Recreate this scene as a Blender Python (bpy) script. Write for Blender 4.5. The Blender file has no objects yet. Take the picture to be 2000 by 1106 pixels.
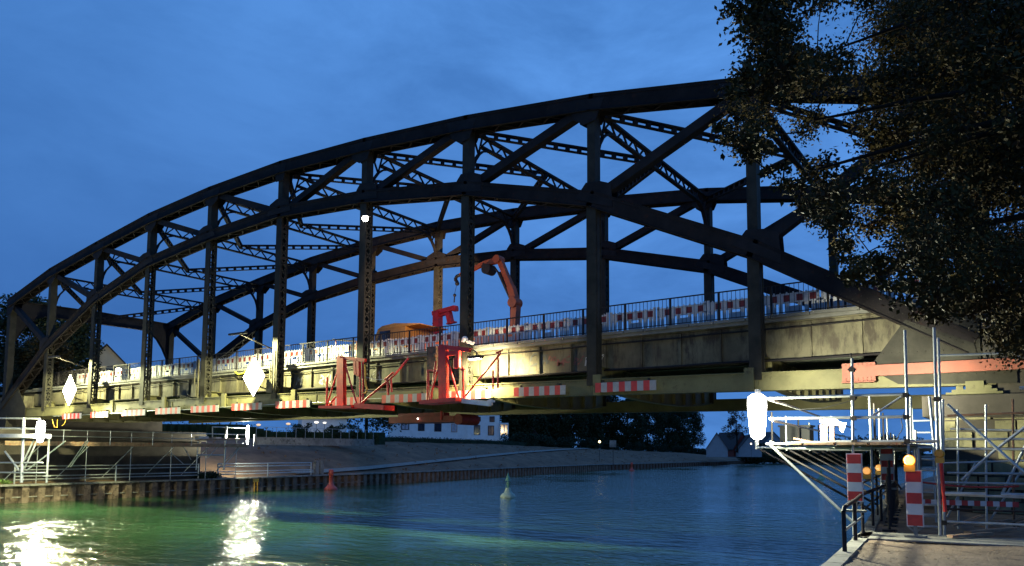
import bpy, math, random
from mathutils import Vector, Matrix
R = math.radians
V = Vector
random.seed(7)
scene = bpy.context.scene
col = scene.collection

# ---------------------------------------------------------------- camera
CAM = V((63.38, -25.82, 3.8)); FPX = 1489.97; CYP = 752.1
YAW, PIT, ROL = -0.5982, 0.0871, 0.0062
_c, _s = math.cos(YAW), math.sin(YAW); _cp, _sp = math.cos(PIT), math.sin(PIT)
_cr, _sr = math.cos(ROL), math.sin(ROL)
_R = V((_c, -_s, 0)); _F = V((_s*_cp, _c*_cp, _sp)); _U = V((-_s*_sp, -_c*_sp, _cp))
_X = _R*_cr + _U*_sr; _Y = -_R*_sr + _U*_cr
cd = bpy.data.cameras.new('camera'); cam = bpy.data.objects.new('camera', cd); col.objects.link(cam)
m = Matrix((( _X.x, _Y.x, -_F.x, CAM.x), (_X.y, _Y.y, -_F.y, CAM.y), (_X.z, _Y.z, -_F.z, CAM.z), (0, 0, 0, 1)))
cam.matrix_world = m
cd.sensor_width = 36; cd.sensor_fit = 'HORIZONTAL'; cd.lens = FPX/2000*36; cd.shift_y = (CYP-553)/2000
cd.clip_start = 0.1; cd.clip_end = 5000
scene.camera = cam

# ---------------------------------------------------------------- sky
world = bpy.data.worlds.new("World"); scene.world = world; world.use_nodes = True
nt = world.node_tree; N = nt.nodes; Lk = nt.links; bg = N['Background']
sky = N.new('ShaderNodeTexSky'); sky.sky_type = 'NISHITA'; sky.sun_disc = False
sky.sun_elevation = R(-2); sky.sun_rotation = R(150); sky.ozone_density = 3
tc = N.new('ShaderNodeTexCoord'); sep = N.new('ShaderNodeSeparateXYZ'); Lk.new(tc.outputs['Generated'], sep.inputs[0])
rp = N.new('ShaderNodeValToRGB'); Lk.new(sep.outputs['Z'], rp.inputs[0])
e = rp.color_ramp.elements
e[0].position = 0.0; e[0].color = (0.095, 0.285, 0.74, 1)
e[1].position = 1.0; e[1].color = (0.07, 0.22, 0.62, 1)
for ps, cc in ((0.12, (0.088, 0.275, 0.74, 1)), (0.30, (0.118, 0.345, 0.87, 1)), (0.5, (0.125, 0.37, 0.92, 1))):
    k = e.new(ps); k.color = cc
mp = N.new('ShaderNodeMapping'); Lk.new(tc.outputs['Generated'], mp.inputs[0]); mp.inputs['Scale'].default_value = (1.0, 1.0, 2.6)
no = N.new('ShaderNodeTexNoise'); Lk.new(mp.outputs[0], no.inputs[0]); no.inputs['Scale'].default_value = 3.2; no.inputs['Detail'].default_value = 9; no.inputs['Roughness'].default_value = 0.62; no.inputs['Distortion'].default_value = 0.35
mr = N.new('ShaderNodeMapRange'); Lk.new(no.outputs[0], mr.inputs[0]); mr.inputs[1].default_value = 0.36; mr.inputs[2].default_value = 0.66; mr.inputs[3].default_value = 0.22; mr.inputs[4].default_value = 1.0
# the western (left) side of the sky is darker
md = N.new('ShaderNodeMapRange'); Lk.new(sep.outputs['X'], md.inputs[0]); md.inputs[1].default_value = -0.97; md.inputs[2].default_value = -0.45; md.inputs[3].default_value = 0.12; md.inputs[4].default_value = 1.0
mm = N.new('ShaderNodeMath'); mm.operation = 'MULTIPLY'; Lk.new(mr.outputs[0], mm.inputs[0]); Lk.new(md.outputs[0], mm.inputs[1])
mx = N.new('ShaderNodeMix'); mx.data_type = 'RGBA'; mx.blend_type = 'MULTIPLY'; mx.inputs[0].default_value = 1.0
tint = N.new('ShaderNodeMix'); tint.data_type = 'RGBA'; Lk.new(mm.outputs[0], tint.inputs[0]); tint.inputs[6].default_value = (0.44, 0.53, 0.60, 1); tint.inputs[7].default_value = (1.03, 1.03, 1.03, 1)
Lk.new(rp.outputs[0], mx.inputs[6]); Lk.new(tint.outputs[2], mx.inputs[7])
mx2 = N.new('ShaderNodeMix'); mx2.data_type = 'RGBA'; mx2.blend_type = 'ADD'; mx2.inputs[0].default_value = 0.04
Lk.new(mx.outputs[2], mx2.inputs[6]); Lk.new(sky.outputs[0], mx2.inputs[7])
Lk.new(mx2.outputs[2], bg.inputs[0]); bg.inputs[1].default_value = 0.90
scene.view_settings.view_transform = 'Standard'; scene.view_settings.look = 'None'
scene.view_settings.exposure = 0.0; scene.view_settings.gamma = 1.0

# ---------------------------------------------------------------- helpers
def proj(p):
    d = V(p)-CAM; z = d.dot(_F); return (1000+FPX*d.dot(_X)/z, CYP-FPX*d.dot(_Y)/z)
def ray(u, v): return _X*(u-1000)/FPX + _Y*(CYP-v)/FPX + _F
def onY(u, v, Y): r = ray(u, v); return CAM + r*((Y-CAM.y)/r.y)
def onX(u, v, X): r = ray(u, v); return CAM + r*((X-CAM.x)/r.x)
def onZ(u, v, Z): r = ray(u, v); return CAM + r*((Z-CAM.z)/r.z)
def onD(u, v, D): return CAM + ray(u, v)*D

def mat(name, c, rough=0.6, var=0.25, scale=3.0, bump=0.0, metal=0.0, c2=None, f2=0.5, spec=0.5, bscale=None, streak=False):
    mt = bpy.data.materials.new(name); mt.use_nodes = True
    nt = mt.node_tree; n = nt.nodes; l = nt.links; b = n['Principled BSDF']
    b.inputs['Roughness'].default_value = rough; b.inputs['Metallic'].default_value = metal
    b.inputs['Specular IOR Level'].default_value = spec
    tc = n.new('ShaderNodeTexCoord'); nz = n.new('ShaderNodeTexNoise'); nz.inputs['Scale'].default_value = scale; nz.inputs['Detail'].default_value = 7; nz.inputs['Roughness'].default_value = 0.62
    l.new(tc.outputs['Object'], nz.inputs[0])
    r = n.new('ShaderNodeValToRGB'); l.new(nz.outputs[0], r.inputs[0])
    lo = tuple(x*(1-var) for x in c)+(1,); hi = tuple(min(1, x*(1+var)) for x in c)+(1,)
    r.color_ramp.elements[0].position = 0.32; r.color_ramp.elements[0].color = lo
    r.color_ramp.elements[1].position = 0.68; r.color_ramp.elements[1].color = hi
    out = r.outputs[0]
    if c2:
        n2 = n.new('ShaderNodeTexNoise'); n2.inputs['Scale'].default_value = scale*2.3; n2.inputs['Detail'].default_value = 9; n2.inputs['Roughness'].default_value = 0.7
        if streak:
            mpp = n.new('ShaderNodeMapping'); mpp.inputs['Scale'].default_value = (1.1, 1.1, 0.30); l.new(tc.outputs['Object'], mpp.inputs[0]); l.new(mpp.outputs[0], n2.inputs[0])
        else: l.new(tc.outputs['Object'], n2.inputs[0])
        r2 = n.new('ShaderNodeMapRange'); l.new(n2.outputs[0], r2.inputs[0]); r2.inputs[1].default_value = 1-f2-0.06; r2.inputs[2].default_value = 1-f2+0.06
        x = n.new('ShaderNodeMix'); x.data_type = 'RGBA'; l.new(r2.outputs[0], x.inputs[0]); l.new(out, x.inputs[6]); x.inputs[7].default_value = tuple(c2)+(1,)
        out = x.outputs[2]
    l.new(out, b.inputs['Base Color'])
    if bump:
        bp = n.new('ShaderNodeBump'); bp.inputs['Strength'].default_value = bump; bp.inputs['Distance'].default_value = 0.03
        n3 = n.new('ShaderNodeTexNoise'); n3.inputs['Scale'].default_value = bscale or scale*4; n3.inputs['Detail'].default_value = 6
        l.new(tc.outputs['Object'], n3.inputs[0]); l.new(n3.outputs[0], bp.inputs['Height']); l.new(bp.outputs[0], b.inputs['Normal'])
    return mt
def emis(name, c, s):
    mt = bpy.data.materials.new(name); mt.use_nodes = True
    b = mt.node_tree.nodes['Principled BSDF']; b.inputs['Base Color'].default_value = (0.8, 0.8, 0.8, 1)
    b.inputs['Emission Color'].default_value = tuple(c)+(1,); b.inputs['Emission Strength'].default_value = s
    return mt

class MB:
    def __init__(s): s.v = []; s.f = []; s.m = []; s.sm = []
    def add(s, vs, fs, mi=0, smooth=False):
        o = len(s.v); s.v += [tuple(x) for x in vs]
        for f in fs: s.f.append(tuple(o+i for i in f)); s.m.append(mi); s.sm.append(smooth)
        return s
    def box(s, c, d, mi=0, rz=0.0):
        x, y, z = d[0]/2, d[1]/2, d[2]/2; c = V(c); cz, sz = math.cos(rz), math.sin(rz)
        vs = []
        for a in (-x, x):
            for b in (-y, y):
                for e in (-z, z): vs.append((c.x+a*cz-b*sz, c.y+a*sz+b*cz, c.z+e))
        return s.add(vs, [(0, 1, 3, 2), (4, 6, 7, 5), (0, 4, 5, 1), (2, 3, 7, 6), (0, 2, 6, 4), (1, 5, 7, 3)], mi)
    def span(s, x0, x1, y0, y1, z0, z1, mi=0):
        return s.box(((x0+x1)/2, (y0+y1)/2, (z0+z1)/2), (abs(x1-x0), abs(y1-y0), abs(z1-z0)), mi)
    def beam(s, p, q, w, h, up=(0, 0, 1), mi=0, off=(0, 0)):
        p = V(p); q = V(q); d = (q-p).normalized(); up = V(up)
        sd = d.cross(up)
        if sd.length < 1e-5: sd = d.cross(V((1, 0, 0)))
        sd.normalize(); u = sd.cross(d).normalized()
        p = p+sd*off[0]+u*off[1]; q = q+sd*off[0]+u*off[1]
        vs = [e+sd*a*w/2+u*b*h/2 for e in (p, q) for a, b in ((-1, -1), (1, -1), (1, 1), (-1, 1))]
        return s.add(vs, [(3, 2, 1, 0), (4, 5, 6, 7), (0, 1, 5, 4), (1, 2, 6, 5), (2, 3, 7, 6), (3, 0, 4, 7)], mi)
    def tube(s, p, q, r, n=8, mi=0, r2=None):
        p = V(p); q = V(q); d = (q-p).normalized(); r2 = r if r2 is None else r2
        a = d.cross(V((0, 0, 1)))
        if a.length < 1e-4: a = d.cross(V((1, 0, 0)))
        a.normalize(); b = d.cross(a)
        vs = []
        for e, rr in ((p, r), (q, r2)):
            for k in range(n):
                t = 2*math.pi*k/n; vs.append(e+(a*math.cos(t)+b*math.sin(t))*rr)
        fs = [(k, (k+1) % n, n+(k+1) % n, n+k) for k in range(n)]
        s.add(vs, fs, mi, True); s.add(vs[:n], [tuple(range(n))[::-1]], mi); s.add(vs[n:], [tuple(range(n))], mi)
        return s
    def poly(s, pts, r, n=6, mi=0):
        for a, b in zip(pts[:-1], pts[1:]): s.tube(a, b, r, n, mi)
        return s
    def prism(s, pts, th, mi=0):
        pts = [V(p) for p in pts]; th = V(th); n = len(pts)
        vs = [p-th/2 for p in pts]+[p+th/2 for p in pts]
        return s.add(vs, [tuple(range(n))[::-1], tuple(range(n, 2*n))]+[(k, (k+1) % n, n+(k+1) % n, n+k) for k in range(n)], mi)
    def lathe(s, c, prof, n=20, mi=0):
        c = V(c); vs = []; m_ = len(prof)
        for r, z in prof:
            for k in range(n):
                t = 2*math.pi*k/n; vs.append((c.x+r*math.cos(t), c.y+r*math.sin(t), c.z+z))
        fs = [(j*n+k, j*n+(k+1) % n, (j+1)*n+(k+1) % n, (j+1)*n+k) for j in range(m_-1) for k in range(n)]
        s.add(vs, fs, mi, True); s.add(vs[:n], [tuple(range(n))[::-1]], mi); s.add(vs[-n:], [tuple(range(n))], mi)
        return s
    def ball(s, c, r, n=10, mi=0, sz=1.0):
        pr = [(max(1e-3, r*math.sin(math.pi*k/n)), -r*sz*math.cos(math.pi*k/n)) for k in range(n+1)]
        return s.lathe(c, pr, n*2, mi)
    def build(s, name, mats, parent=None, origin=None):
        me = bpy.data.meshes.new(name); o0 = V(origin) if origin is not None else V((0, 0, 0))
        me.from_pydata([tuple(V(x)-o0) for x in s.v], [], s.f)
        for mt in (mats if isinstance(mats, (list, tuple)) else [mats]): me.materials.append(mt)
        me.polygons.foreach_set('material_index', s.m); me.polygons.foreach_set('use_smooth', s.sm)
        me.update()
        ob = bpy.data.objects.new(name, me); col.objects.link(ob)
        if parent is not None:
            ob.parent = parent
            ob.location = o0-parent.location if origin is not None else -parent.location
            if origin is None: ob.location = -parent.location
        else: ob.location = o0
        return ob
def tag(o, label=None, cat=None, group=None, kind=None):
    if label: o['label'] = label
    if cat: o['category'] = cat
    if group: o['group'] = group
    if kind: o['kind'] = kind
    return o
def empty(name, loc, label, cat, group=None):
    o = bpy.data.objects.new(name, None); o.empty_display_size = 0.3; col.objects.link(o); o.location = loc
    return tag(o, label, cat, group)
def copy_tree(root, loc, rz=None, label=None):
    r = root.copy(); col.objects.link(r); r.location = loc
    if rz is not None: r.rotation_euler = (0, 0, rz)
    if label: r['label'] = label
    for ch in list(root.children):
        c = ch.copy(); col.objects.link(c); c.parent = r
        for g in list(ch.children):
            d = g.copy(); col.objects.link(d); d.parent = c
    return r
def lamp(name, kind, loc, power, colr, parent=None, radius=0.1, target=None, angle=90, blend=0.6):
    ld = bpy.data.lights.new(name, kind); ld.energy = power; ld.color = colr
    ld.shadow_soft_size = radius
    if kind == 'SPOT': ld.spot_size = R(angle); ld.spot_blend = blend
    o = bpy.data.objects.new(name, ld); col.objects.link(o)
    loc = V(loc)
    if target is not None: o.rotation_euler = (V(target)-loc).to_track_quat('-Z', 'Y').to_euler()
    if parent is not None: o.parent = parent; o.location = loc-parent.location
    else: o.location = loc
    return o
def textmb(txt, size, depth=0.006):
    cu = bpy.data.curves.new('letters', 'FONT'); cu.body = txt; cu.size = size; cu.extrude = depth; cu.offset = 0.004
    to = bpy.data.objects.new('letters', cu); col.objects.link(to)
    bpy.context.view_layer.update()
    me = bpy.data.meshes.new_from_object(to.evaluated_get(bpy.context.evaluated_depsgraph_get()))
    vs = [v.co.copy() for v in me.vertices]; fs = [tuple(p.vertices) for p in me.polygons]
    bpy.data.objects.remove(to); bpy.data.meshes.remove(me); bpy.data.curves.remove(cu)
    return vs, fs

# ---------------------------------------------------------------- materials
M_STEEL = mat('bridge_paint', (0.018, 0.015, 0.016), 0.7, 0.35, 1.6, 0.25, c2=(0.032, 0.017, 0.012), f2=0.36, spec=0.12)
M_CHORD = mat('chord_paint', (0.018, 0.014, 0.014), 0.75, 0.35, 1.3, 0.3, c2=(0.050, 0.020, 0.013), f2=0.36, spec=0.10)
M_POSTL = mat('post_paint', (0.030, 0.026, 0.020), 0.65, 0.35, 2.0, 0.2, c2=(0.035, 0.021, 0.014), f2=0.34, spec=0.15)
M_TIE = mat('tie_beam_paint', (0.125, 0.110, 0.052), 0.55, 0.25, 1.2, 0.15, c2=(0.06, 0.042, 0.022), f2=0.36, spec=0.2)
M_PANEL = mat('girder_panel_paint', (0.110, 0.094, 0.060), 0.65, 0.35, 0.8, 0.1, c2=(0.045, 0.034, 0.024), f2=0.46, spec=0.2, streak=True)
M_UNDER = mat('soffit_steel', (0.07, 0.075, 0.055), 0.7, 0.3, 1.0, 0.2, c2=(0.06, 0.035, 0.02), f2=0.38)
M_DECK = mat('deck_concrete', (0.14, 0.13, 0.12), 0.85, 0.3, 1.5, 0.4)
M_RAIL = mat('railing_paint', (0.022, 0.018, 0.02), 0.6, 0.2, 4, spec=0.15)
M_RUST = mat('rusty_steel', (0.13, 0.06, 0.035), 0.8, 0.5, 3, 0.4, c2=(0.04, 0.03, 0.025), f2=0.45)
M_GALV = mat('galvanised_tube', (0.42, 0.43, 0.43), 0.35, 0.2, 6, metal=0.6)
M_PLANK = mat('scaffold_plank', (0.26, 0.17, 0.11), 0.8, 0.35, 3, 0.3, c2=(0.30, 0.09, 0.05), f2=0.4)
M_RED = mat('red_paint', (0.55, 0.022, 0.016), 0.45, 0.25, 4, c2=(0.25, 0.03, 0.02), f2=0.36)
M_REDREF = mat('red_reflective', (0.42, 0.028, 0.022), 0.5, 0.15, 8, c2=(0.25, 0.03, 0.03), f2=0.3)
M_BWHITE = mat('board_white', (0.26, 0.245, 0.25), 0.5, 0.15, 6, c2=(0.22, 0.20, 0.19), f2=0.35)
M_WHITE = mat('white_plastic', (0.52, 0.49, 0.50), 0.5, 0.12, 5, c2=(0.38, 0.34, 0.31), f2=0.30)
M_DKRED = mat('faded_red_stripe', (0.20, 0.018, 0.015), 0.5, 0.2, 5)
M_ORANGE = mat('orange_primer', (0.24, 0.055, 0.030), 0.6, 0.25, 2, c2=(0.14, 0.045, 0.03), f2=0.35)
M_CRANE = mat('crane_orange', (0.38, 0.070, 0.016), 0.5, 0.25, 3, c2=(0.16, 0.045, 0.02), f2=0.36)
M_CAB = mat('truck_cab_paint', (0.45, 0.21, 0.04), 0.4, 0.15, 3)
M_YEL = mat('yellow_paint', (0.70, 0.36, 0.04), 0.4, 0.12, 3)
M_BLACK = mat('black_rubber', (0.012, 0.012, 0.013), 0.6, 0.2, 5)
M_DARK = mat('dark_metal', (0.03, 0.025, 0.025), 0.5, 0.2, 5, spec=0.2)
M_CONC = mat('weathered_concrete', (0.20, 0.19, 0.17), 0.9, 0.35, 0.9, 0.5, c2=(0.08, 0.075, 0.065), f2=0.42)
M_DKCONC = mat('dark_concrete', (0.055, 0.045, 0.038), 0.95, 0.4, 0.8, 0.5)  # one even dark tone for the abutment masonry and bearing benches
M_GLASS = mat('window_glass', (0.02, 0.03, 0.05), 0.08, 0.2, 2)
M_LAMP = emis('lamp_glow', (1.0, 0.97, 0.86), 26)
M_SIGNGLOW = emis('sign_face_glow', (1.0, 0.95, 0.80), 9)  # emission on the sign face stands in for lamplight falling on it
M_AMBER = emis('amber_lens_lit', (1.0, 0.42, 0.03), 5)
M_AMBDIM = emis('amber_lens_dim', (1.0, 0.42, 0.02), 0.9)
M_AMBOFF = mat('amber_lens', (0.75, 0.33, 0.02), 0.25, 0.1, 5)

# ---------------------------------------------------------------- bridge geometry constants
PX = 6.2; WB = 12.85
T = [15.05, 16.58, 17.55, 18.42, 18.9, 19.1, 18.91, 18.49, 17.81, 16.78, 15.05]
LC = [7.32, 11.29, 13.97, 15.6, 16.3, 16.64, 16.3, 15.51, 13.89, 11.01, 7.32]
def ztie(x): i = x/PX-5; return 6.70-0.024*i-0.007*i*i          # top of the tie beam
def zrail(x): i = x/PX-5; return 9.38+0.04*i+0.0037*i*i          # hand rail
def zdeck(x): return zrail(x)-1.1
# ================================================================ BRIDGE
bridge = empty('arch_bridge', (0, 0, 0), 'dark riveted steel arch truss bridge spanning the canal with its road deck hung below', 'bridge')
def bpart(mb, name, mt, label=None): return tag(mb.build(name, mt, bridge), label)
NODE_T = lambda i, Y: V((i*PX, Y, T[i]-0.34))
NODE_L = lambda i, Y: V((i*PX, Y, LC[i]-0.30))
def rivet_row(mb, p, q, n, nrm, r=0.022):
    p = V(p); q = V(q)
    for k in range(n):
        c = p.lerp(q, (k+0.5)/n); mb.tube(c, c+V(nrm)*0.014, r, 6, r2=r*0.6)
def chord(nodes, Y, h, w, lace=True):
    mb = MB()
    for a, b in zip(nodes[:-1], nodes[1:]):
        d = (b-a).normalized(); up = V((0, 0, 1)); up = (up-d*up.dot(d)).normalized()
        a2 = a-d*0.10; b2 = b+d*0.10
        mb.beam(a2, b2, w+0.10, 0.035, up, off=(0, h/2))                 # cover plate
        for sgn in (-1, 1):
            mb.beam(a2, b2, 0.03, h, up, off=(sgn*w/2, -0.012))           # webs
            mb.beam(a2, b2, 0.10, 0.025, up, off=(sgn*(w/2+0.05), -h/2+0.01))   # bottom angles
            mb.beam(a2, b2, 0.025, 0.09, up, off=(sgn*(w/2+0.024), h/2-0.065))
        if lace:
            L = (b-a).length; n = max(4, int(L/0.62)); sd = d.cross(up)
            for k in range(n):
                p = a.lerp(b, k/n)-up*(h/2-0.0); q = a.lerp(b, (k+1)/n)-up*(h/2)
                s_ = 1 if k % 2 else -1
                mb.beam(p+sd*s_*w/2, q-sd*s_*w/2, 0.07, 0.018, up)
        # rivet rows and splice angles seen from outside
        n = int((b-a).length/0.75); sd = d.cross(up)
        for k in range(n):
            c = a.lerp(b, (k+0.5)/n)
            mb.beam(c-sd*(w/2+0.055)+up*(h/2-0.16), c-sd*(w/2+0.055)-up*(h/2-0.13), 0.02, 0.035, d)
    return mb
for Y in (0, WB):
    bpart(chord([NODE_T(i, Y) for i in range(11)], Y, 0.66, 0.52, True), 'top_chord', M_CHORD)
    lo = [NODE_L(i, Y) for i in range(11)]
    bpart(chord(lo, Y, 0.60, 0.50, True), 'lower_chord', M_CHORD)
# gussets + posts
def post(i, Y):
    x = i*PX; mb = MB(); wX, wY = 0.35, 0.44
    zt, zl = T[i]-0.34, LC[i]-0.30; zb = ztie(x)
    if i in (0, 10): zl = zb
    # solid upper part between the two chords
    if i in (0, 10):
        wX = 0.50
        mb.span(x-wX/2, x+wX/2, Y-wY/2, Y+wY/2, zb, zt)
        for z in [zb+0.2+k*0.45 for k in range(int((zt-zb)/0.45))]:
            for sx in (-0.19, -0.0, 0.19): mb.tube((x+sx, Y-wY/2, z), (x+sx, Y-wY/2-0.018, z), 0.024, 6)
    else:
        mb.span(x-wX/2, x+wX/2, Y-wY/2, Y+wY/2, zl, zt)
        for s in (-1, 1):
            mb.span(x-wX/2-0.03, x+wX/2+0.03, Y+s*wY/2-0.015, Y+s*wY/2+0.018, zb-0.25, zl)       # side plates
            for s2 in (-1, 1): mb.span(x+s*wX/2-0.03*(s+1), x+s*wX/2+0.03*(1-s), Y+s2*(wY/2-0.055)-0.035, Y+s2*(wY/2-0.055)+0.035, zb-0.25, zl)
            z = zb+0.1; p = 0.43; k = 0
            solid = 8.9 if Y == 0 else zb+0.1
            xx = x+s*(wX/2-0.005)
            while z+p < zl-0.1:
                for sg in ((-1, 1) if s == 1 else ()): mb.beam((xx, Y-sg*wY/2*0.8, z), (xx, Y+sg*wY/2*0.8, z+p), 0.018, 0.055, (0, 1, 0))
                if k % 3 == 2: mb.span(xx-0.01, xx+0.01, Y-wY/2, Y+wY/2, z+p-0.02, z+p+0.14)
                z += p; k += 1
                if k % 3 == 0: z += 0.14
        if i in (8, 9):
            mb.span(x-wX/2-0.02, x+wX/2+0.02, Y-0.10, Y+0.10, zb-0.2, zl)
    return mb
for Y in (0, WB):
    for i in range(11): bpart(post(i, Y), 'vertical_post', M_POSTL if i >= 0 and Y == 0 else M_POSTL)
# diagonals
def diag(a, b, w=0.34):
    mb = MB(); d = (b-a).normalized()
    mb.beam(a, b, w, w*0.30, off=(0, w*0.36)); mb.beam(a, b, w, w*0.30, off=(0, -w*0.36)); mb.beam(a, b, 0.05, w*0.8)
    for s in (-1, 1): mb.beam(a, b, 0.02, w, off=(s*w/2, 0))
    return mb
for Y in (0, WB):
    for i in range(10):
        a, b = (NODE_T(i, Y), NODE_L(i+1, Y)) if i < 5 else (NODE_L(i, Y), NODE_T(i+1, Y))
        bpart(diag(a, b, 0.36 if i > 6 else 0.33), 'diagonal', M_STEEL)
# gusset plates on both faces of each joint
def gusset(i, Y, top, side):
    mb = MB(); x = i*PX; c = NODE_T(i, Y) if top else NODE_L(i, Y)
    src = T if top else LC
    sl = (src[min(i+1, 10)]-src[max(i-1, 0)])/(PX*(min(i+1, 10)-max(i-1, 0)))
    for s in (side,):
        yy = Y+s*0.275
        if top:
            g = 0.55
            sgn = (1 if i < 5 else -1)
            if i == 5: pts = [(-0.5, 0.2), (-0.3, -0.75), (0.3, -0.75), (0.5, 0.2)]
            else: pts = [(-0.62*sgn, 0.15-0.62*sgn*sl), (-0.24*sgn, -0.75), (0.3*sgn, -0.85), (0.75*sgn, -0.62+0.7*sgn*sl), (1.05*sgn, 0.15+1.05*sgn*sl)]
            if i == 10: pts = [(-1.0, 0.15-1.0*sl), (-0.8, -0.6), (-0.3, -0.9), (0.25, -0.6), (0.25, 0.2)]
            if i == 0: pts = [(-0.25, 0.2), (-0.25, -0.9), (0.35, -0.9), (0.85, -0.45), (1.1, 0.15+1.1*sl)]
        else:
            sgn = (-1 if i <= 5 else 1)
            if i == 5: pts = [(-0.95, -0.1), (-0.75, 0.5), (-0.2, 0.72), (0.2, 0.72), (0.75, 0.5), (0.95, -0.1)]
            else: pts = [(-0.7*sgn, -0.15-0.7*sgn*sl), (-0.42*sgn, 0.42), (-0.2*sgn, 0.68), (0.45*sgn, 0.62), (0.88*sgn, 0.45), (0.95*sgn, -0.15+0.95*sgn*sl)]
        mb.prism([(x+px, yy, c.z+pz) for px, pz in pts], (0, 0.022, 0))
    return mb
for Y in (0, WB):
    for i in range(11):
        for sd in (-1, 1):
            bpart(gusset(i, Y, True, sd), 'gusset_plate', M_STEEL)
            if 0 < i < 10: bpart(gusset(i, Y, False, sd), 'gusset_plate', M_STEEL)
# lattice cross struts with arched knee braces
def strut(i):
    mb = MB(); x = i*PX; z1 = T[i]-0.50; dp = 0.52
    z0 = z1-dp
    mb.beam((x, 0.2, z1), (x, WB-0.2, z1), 0.24, 0.10); mb.beam((x, 0.9, z0), (x, WB-0.9, z0), 0.22, 0.09)
    n = 20; L = WB-1.8
    for k in range(n):
        a, b = 0.9+L*k/n, 0.9+L*(k+1)/n
        za, zb_ = (z0, z1) if k % 2 == 0 else (z1, z0)
        mb.beam((x, a, za), (x, b, zb_), 0.08, 0.06)
    for s in (0, 1):
        f = (lambda y: y) if s == 0 else (lambda y: WB-y)
        pts = [(0.22, -1.55), (0.30, -1.15), (0.45, -0.78), (0.72, -0.42), (1.05, -0.16), (1.5, 0.0), (2.4, 0.06)]
        arc = [V((x, f(py), z0+pz)) for py, pz in pts]
        for a, b in zip(arc[:-1], arc[1:]): mb.beam(a, b, 0.20, 0.07, (0, 0, 1))
        mb.beam((x, f(0.22), z1-0.05), arc[3], 0.08, 0.06, (0, 1, 0.2)); mb.beam(arc[3], (x, f(1.0), z1), 0.08, 0.06, (0, 1, 0.2))
        mb.beam((x, f(0.24), z0-0.35), arc[1], 0.08, 0.05, (0, 1, 0.2))
    return mb
for i in range(1, 10): bpart(strut(i), 'cross_strut', M_STEEL)
for i in (0, 10):
    mb = MB(); x = i*PX; z1 = T[i]-0.1
    prof = [(0.2, z1), (WB/2, z1+0.12), (WB-0.2, z1)]
    lower = []
    for k in range(25):
        y = 0.2+(WB-0.4)*k/24; t = abs(2*k/24-1)
        lower.append((y, z1-0.85-2.4*max(0, (t-0.62)/0.38)**2.2))
    mb.prism([(x, y, z) for y, z in prof]+[(x, y, z) for y, z in lower[::-1]], (0.05, 0, 0))
    for (a, b) in zip(lower[:-1], lower[1:]): mb.beam((x, a[0], a[1]), (x, b[0], b[1]), 0.35, 0.04)
    mb.beam((x, 0.2, z1), (x, WB/2, z1+0.12), 0.35, 0.05); mb.beam((x, WB/2, z1+0.12), (x, WB-0.2, z1), 0.35, 0.05)
    bpart(mb, 'portal_girder', M_STEEL)
# K wind bracing in the plane of the top chords
def slotted(a, b):
    mb = MB()
    mb.beam(a, b, 0.05, 0.05, off=(-0.11, 0.10)); mb.beam(a, b, 0.05, 0.05, off=(0.11, 0.10))
    mb.beam(a, b, 0.20, 0.035, off=(0, 0.14)); mb.beam(a, b, 0.20, 0.035, off=(0, -0.13))
    L = (b-a).length; n = int(L/0.55)
    for k in range(n+1):
        c = a.lerp(b, k/n); d = (b-a).normalized()
        mb.beam(c-d*0.09, c+d*0.09, 0.20, 0.24)
    return mb
for i in range(11):
    if i == 5: continue
    j = i+1 if i < 5 else i-1
    mid = V((i*PX, WB/2, T[i]-0.62))
    for Y in (0.2, WB-0.2):
        bpart(slotted(mid, V((j*PX, Y, T[j]-0.62))), 'wind_brace', M_STEEL)
# tie beams
for Y in (0, WB):
    mb = MB(); n = 20
    for k in range(n):
        xa, xb = 3.6+(62.6-3.6)*k/n, 3.6+(62.6-3.6)*(k+1)/n
        a, b = V((xa, Y, ztie(xa))), V((xb, Y, ztie(xb)))
        mb.beam(a, b, 0.46, 0.03, off=(0, -0.015)); mb.beam(a, b, 0.44, 0.03, off=(0, -0.60))
        for s in (-1, 1):
            mb.beam(a, b, 0.02, 0.57, off=(s*0.16, -0.31)); mb.beam(a, b, 0.022, 0.10, off=(s*0.175, -0.08)); mb.beam(a, b, 0.022, 0.10, off=(s*0.175, -0.54))
    if Y == 0:
        x = 4.0
        while x < 62.4:
            for dz in (0.08, 0.54): mb.box((x, -0.192, ztie(x)-dz), (0.032, 0.02, 0.032))
            if int(x*10) % 31 == 0: mb.span(x-0.04, x+0.04, -0.20, -0.17, ztie(x)-0.50, ztie(x)-0.12)
            x += 0.2
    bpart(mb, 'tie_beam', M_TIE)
for k, x in enumerate([9.6+k*5.75 for k in range(9)]):
    mb = MB(); z = ztie(x)
    if 36 < x < 46: continue
    mb.span(x-0.16, x+0.16, -0.30, -0.185, z-0.62, z+0.16); mb.span(x-0.28, x+0.28, -0.215, -0.18, z-0.45, z-0.12)
    bpart(mb, 'splice_bracket', M_TIE)
# floor beams with fish-bellied webs
def floor_beam(i):
    mb = MB(); x = i*PX; zt = 7.08; lo = []
    for k in range(21):
        y = WB*k/20; t = 2*k/20-1
        lo.append(V((x, y, 5.98+0.42*abs(t)**2.6)))
    mb.prism([(x, 0, zt), (x, WB, zt)]+lo[::-1], (0.02, 0, 0))
    for a, b in zip(lo[:-1], lo[1:]): mb.beam(a, b, 0.32, 0.03)
    mb.beam((x, 0, zt), (x, WB, zt), 0.32, 0.03)
    for k in range(1, 10):
        y = WB*k/10; zb = 6.05+0.42*abs(2*k/10-1)**2.6; mb.span(x-0.15, x+0.15, y-0.05, y+0.05, zb, zt-0.02)
    return mb
for i in range(11): bpart(floor_beam(i), 'floor_beam', M_TIE)
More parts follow.
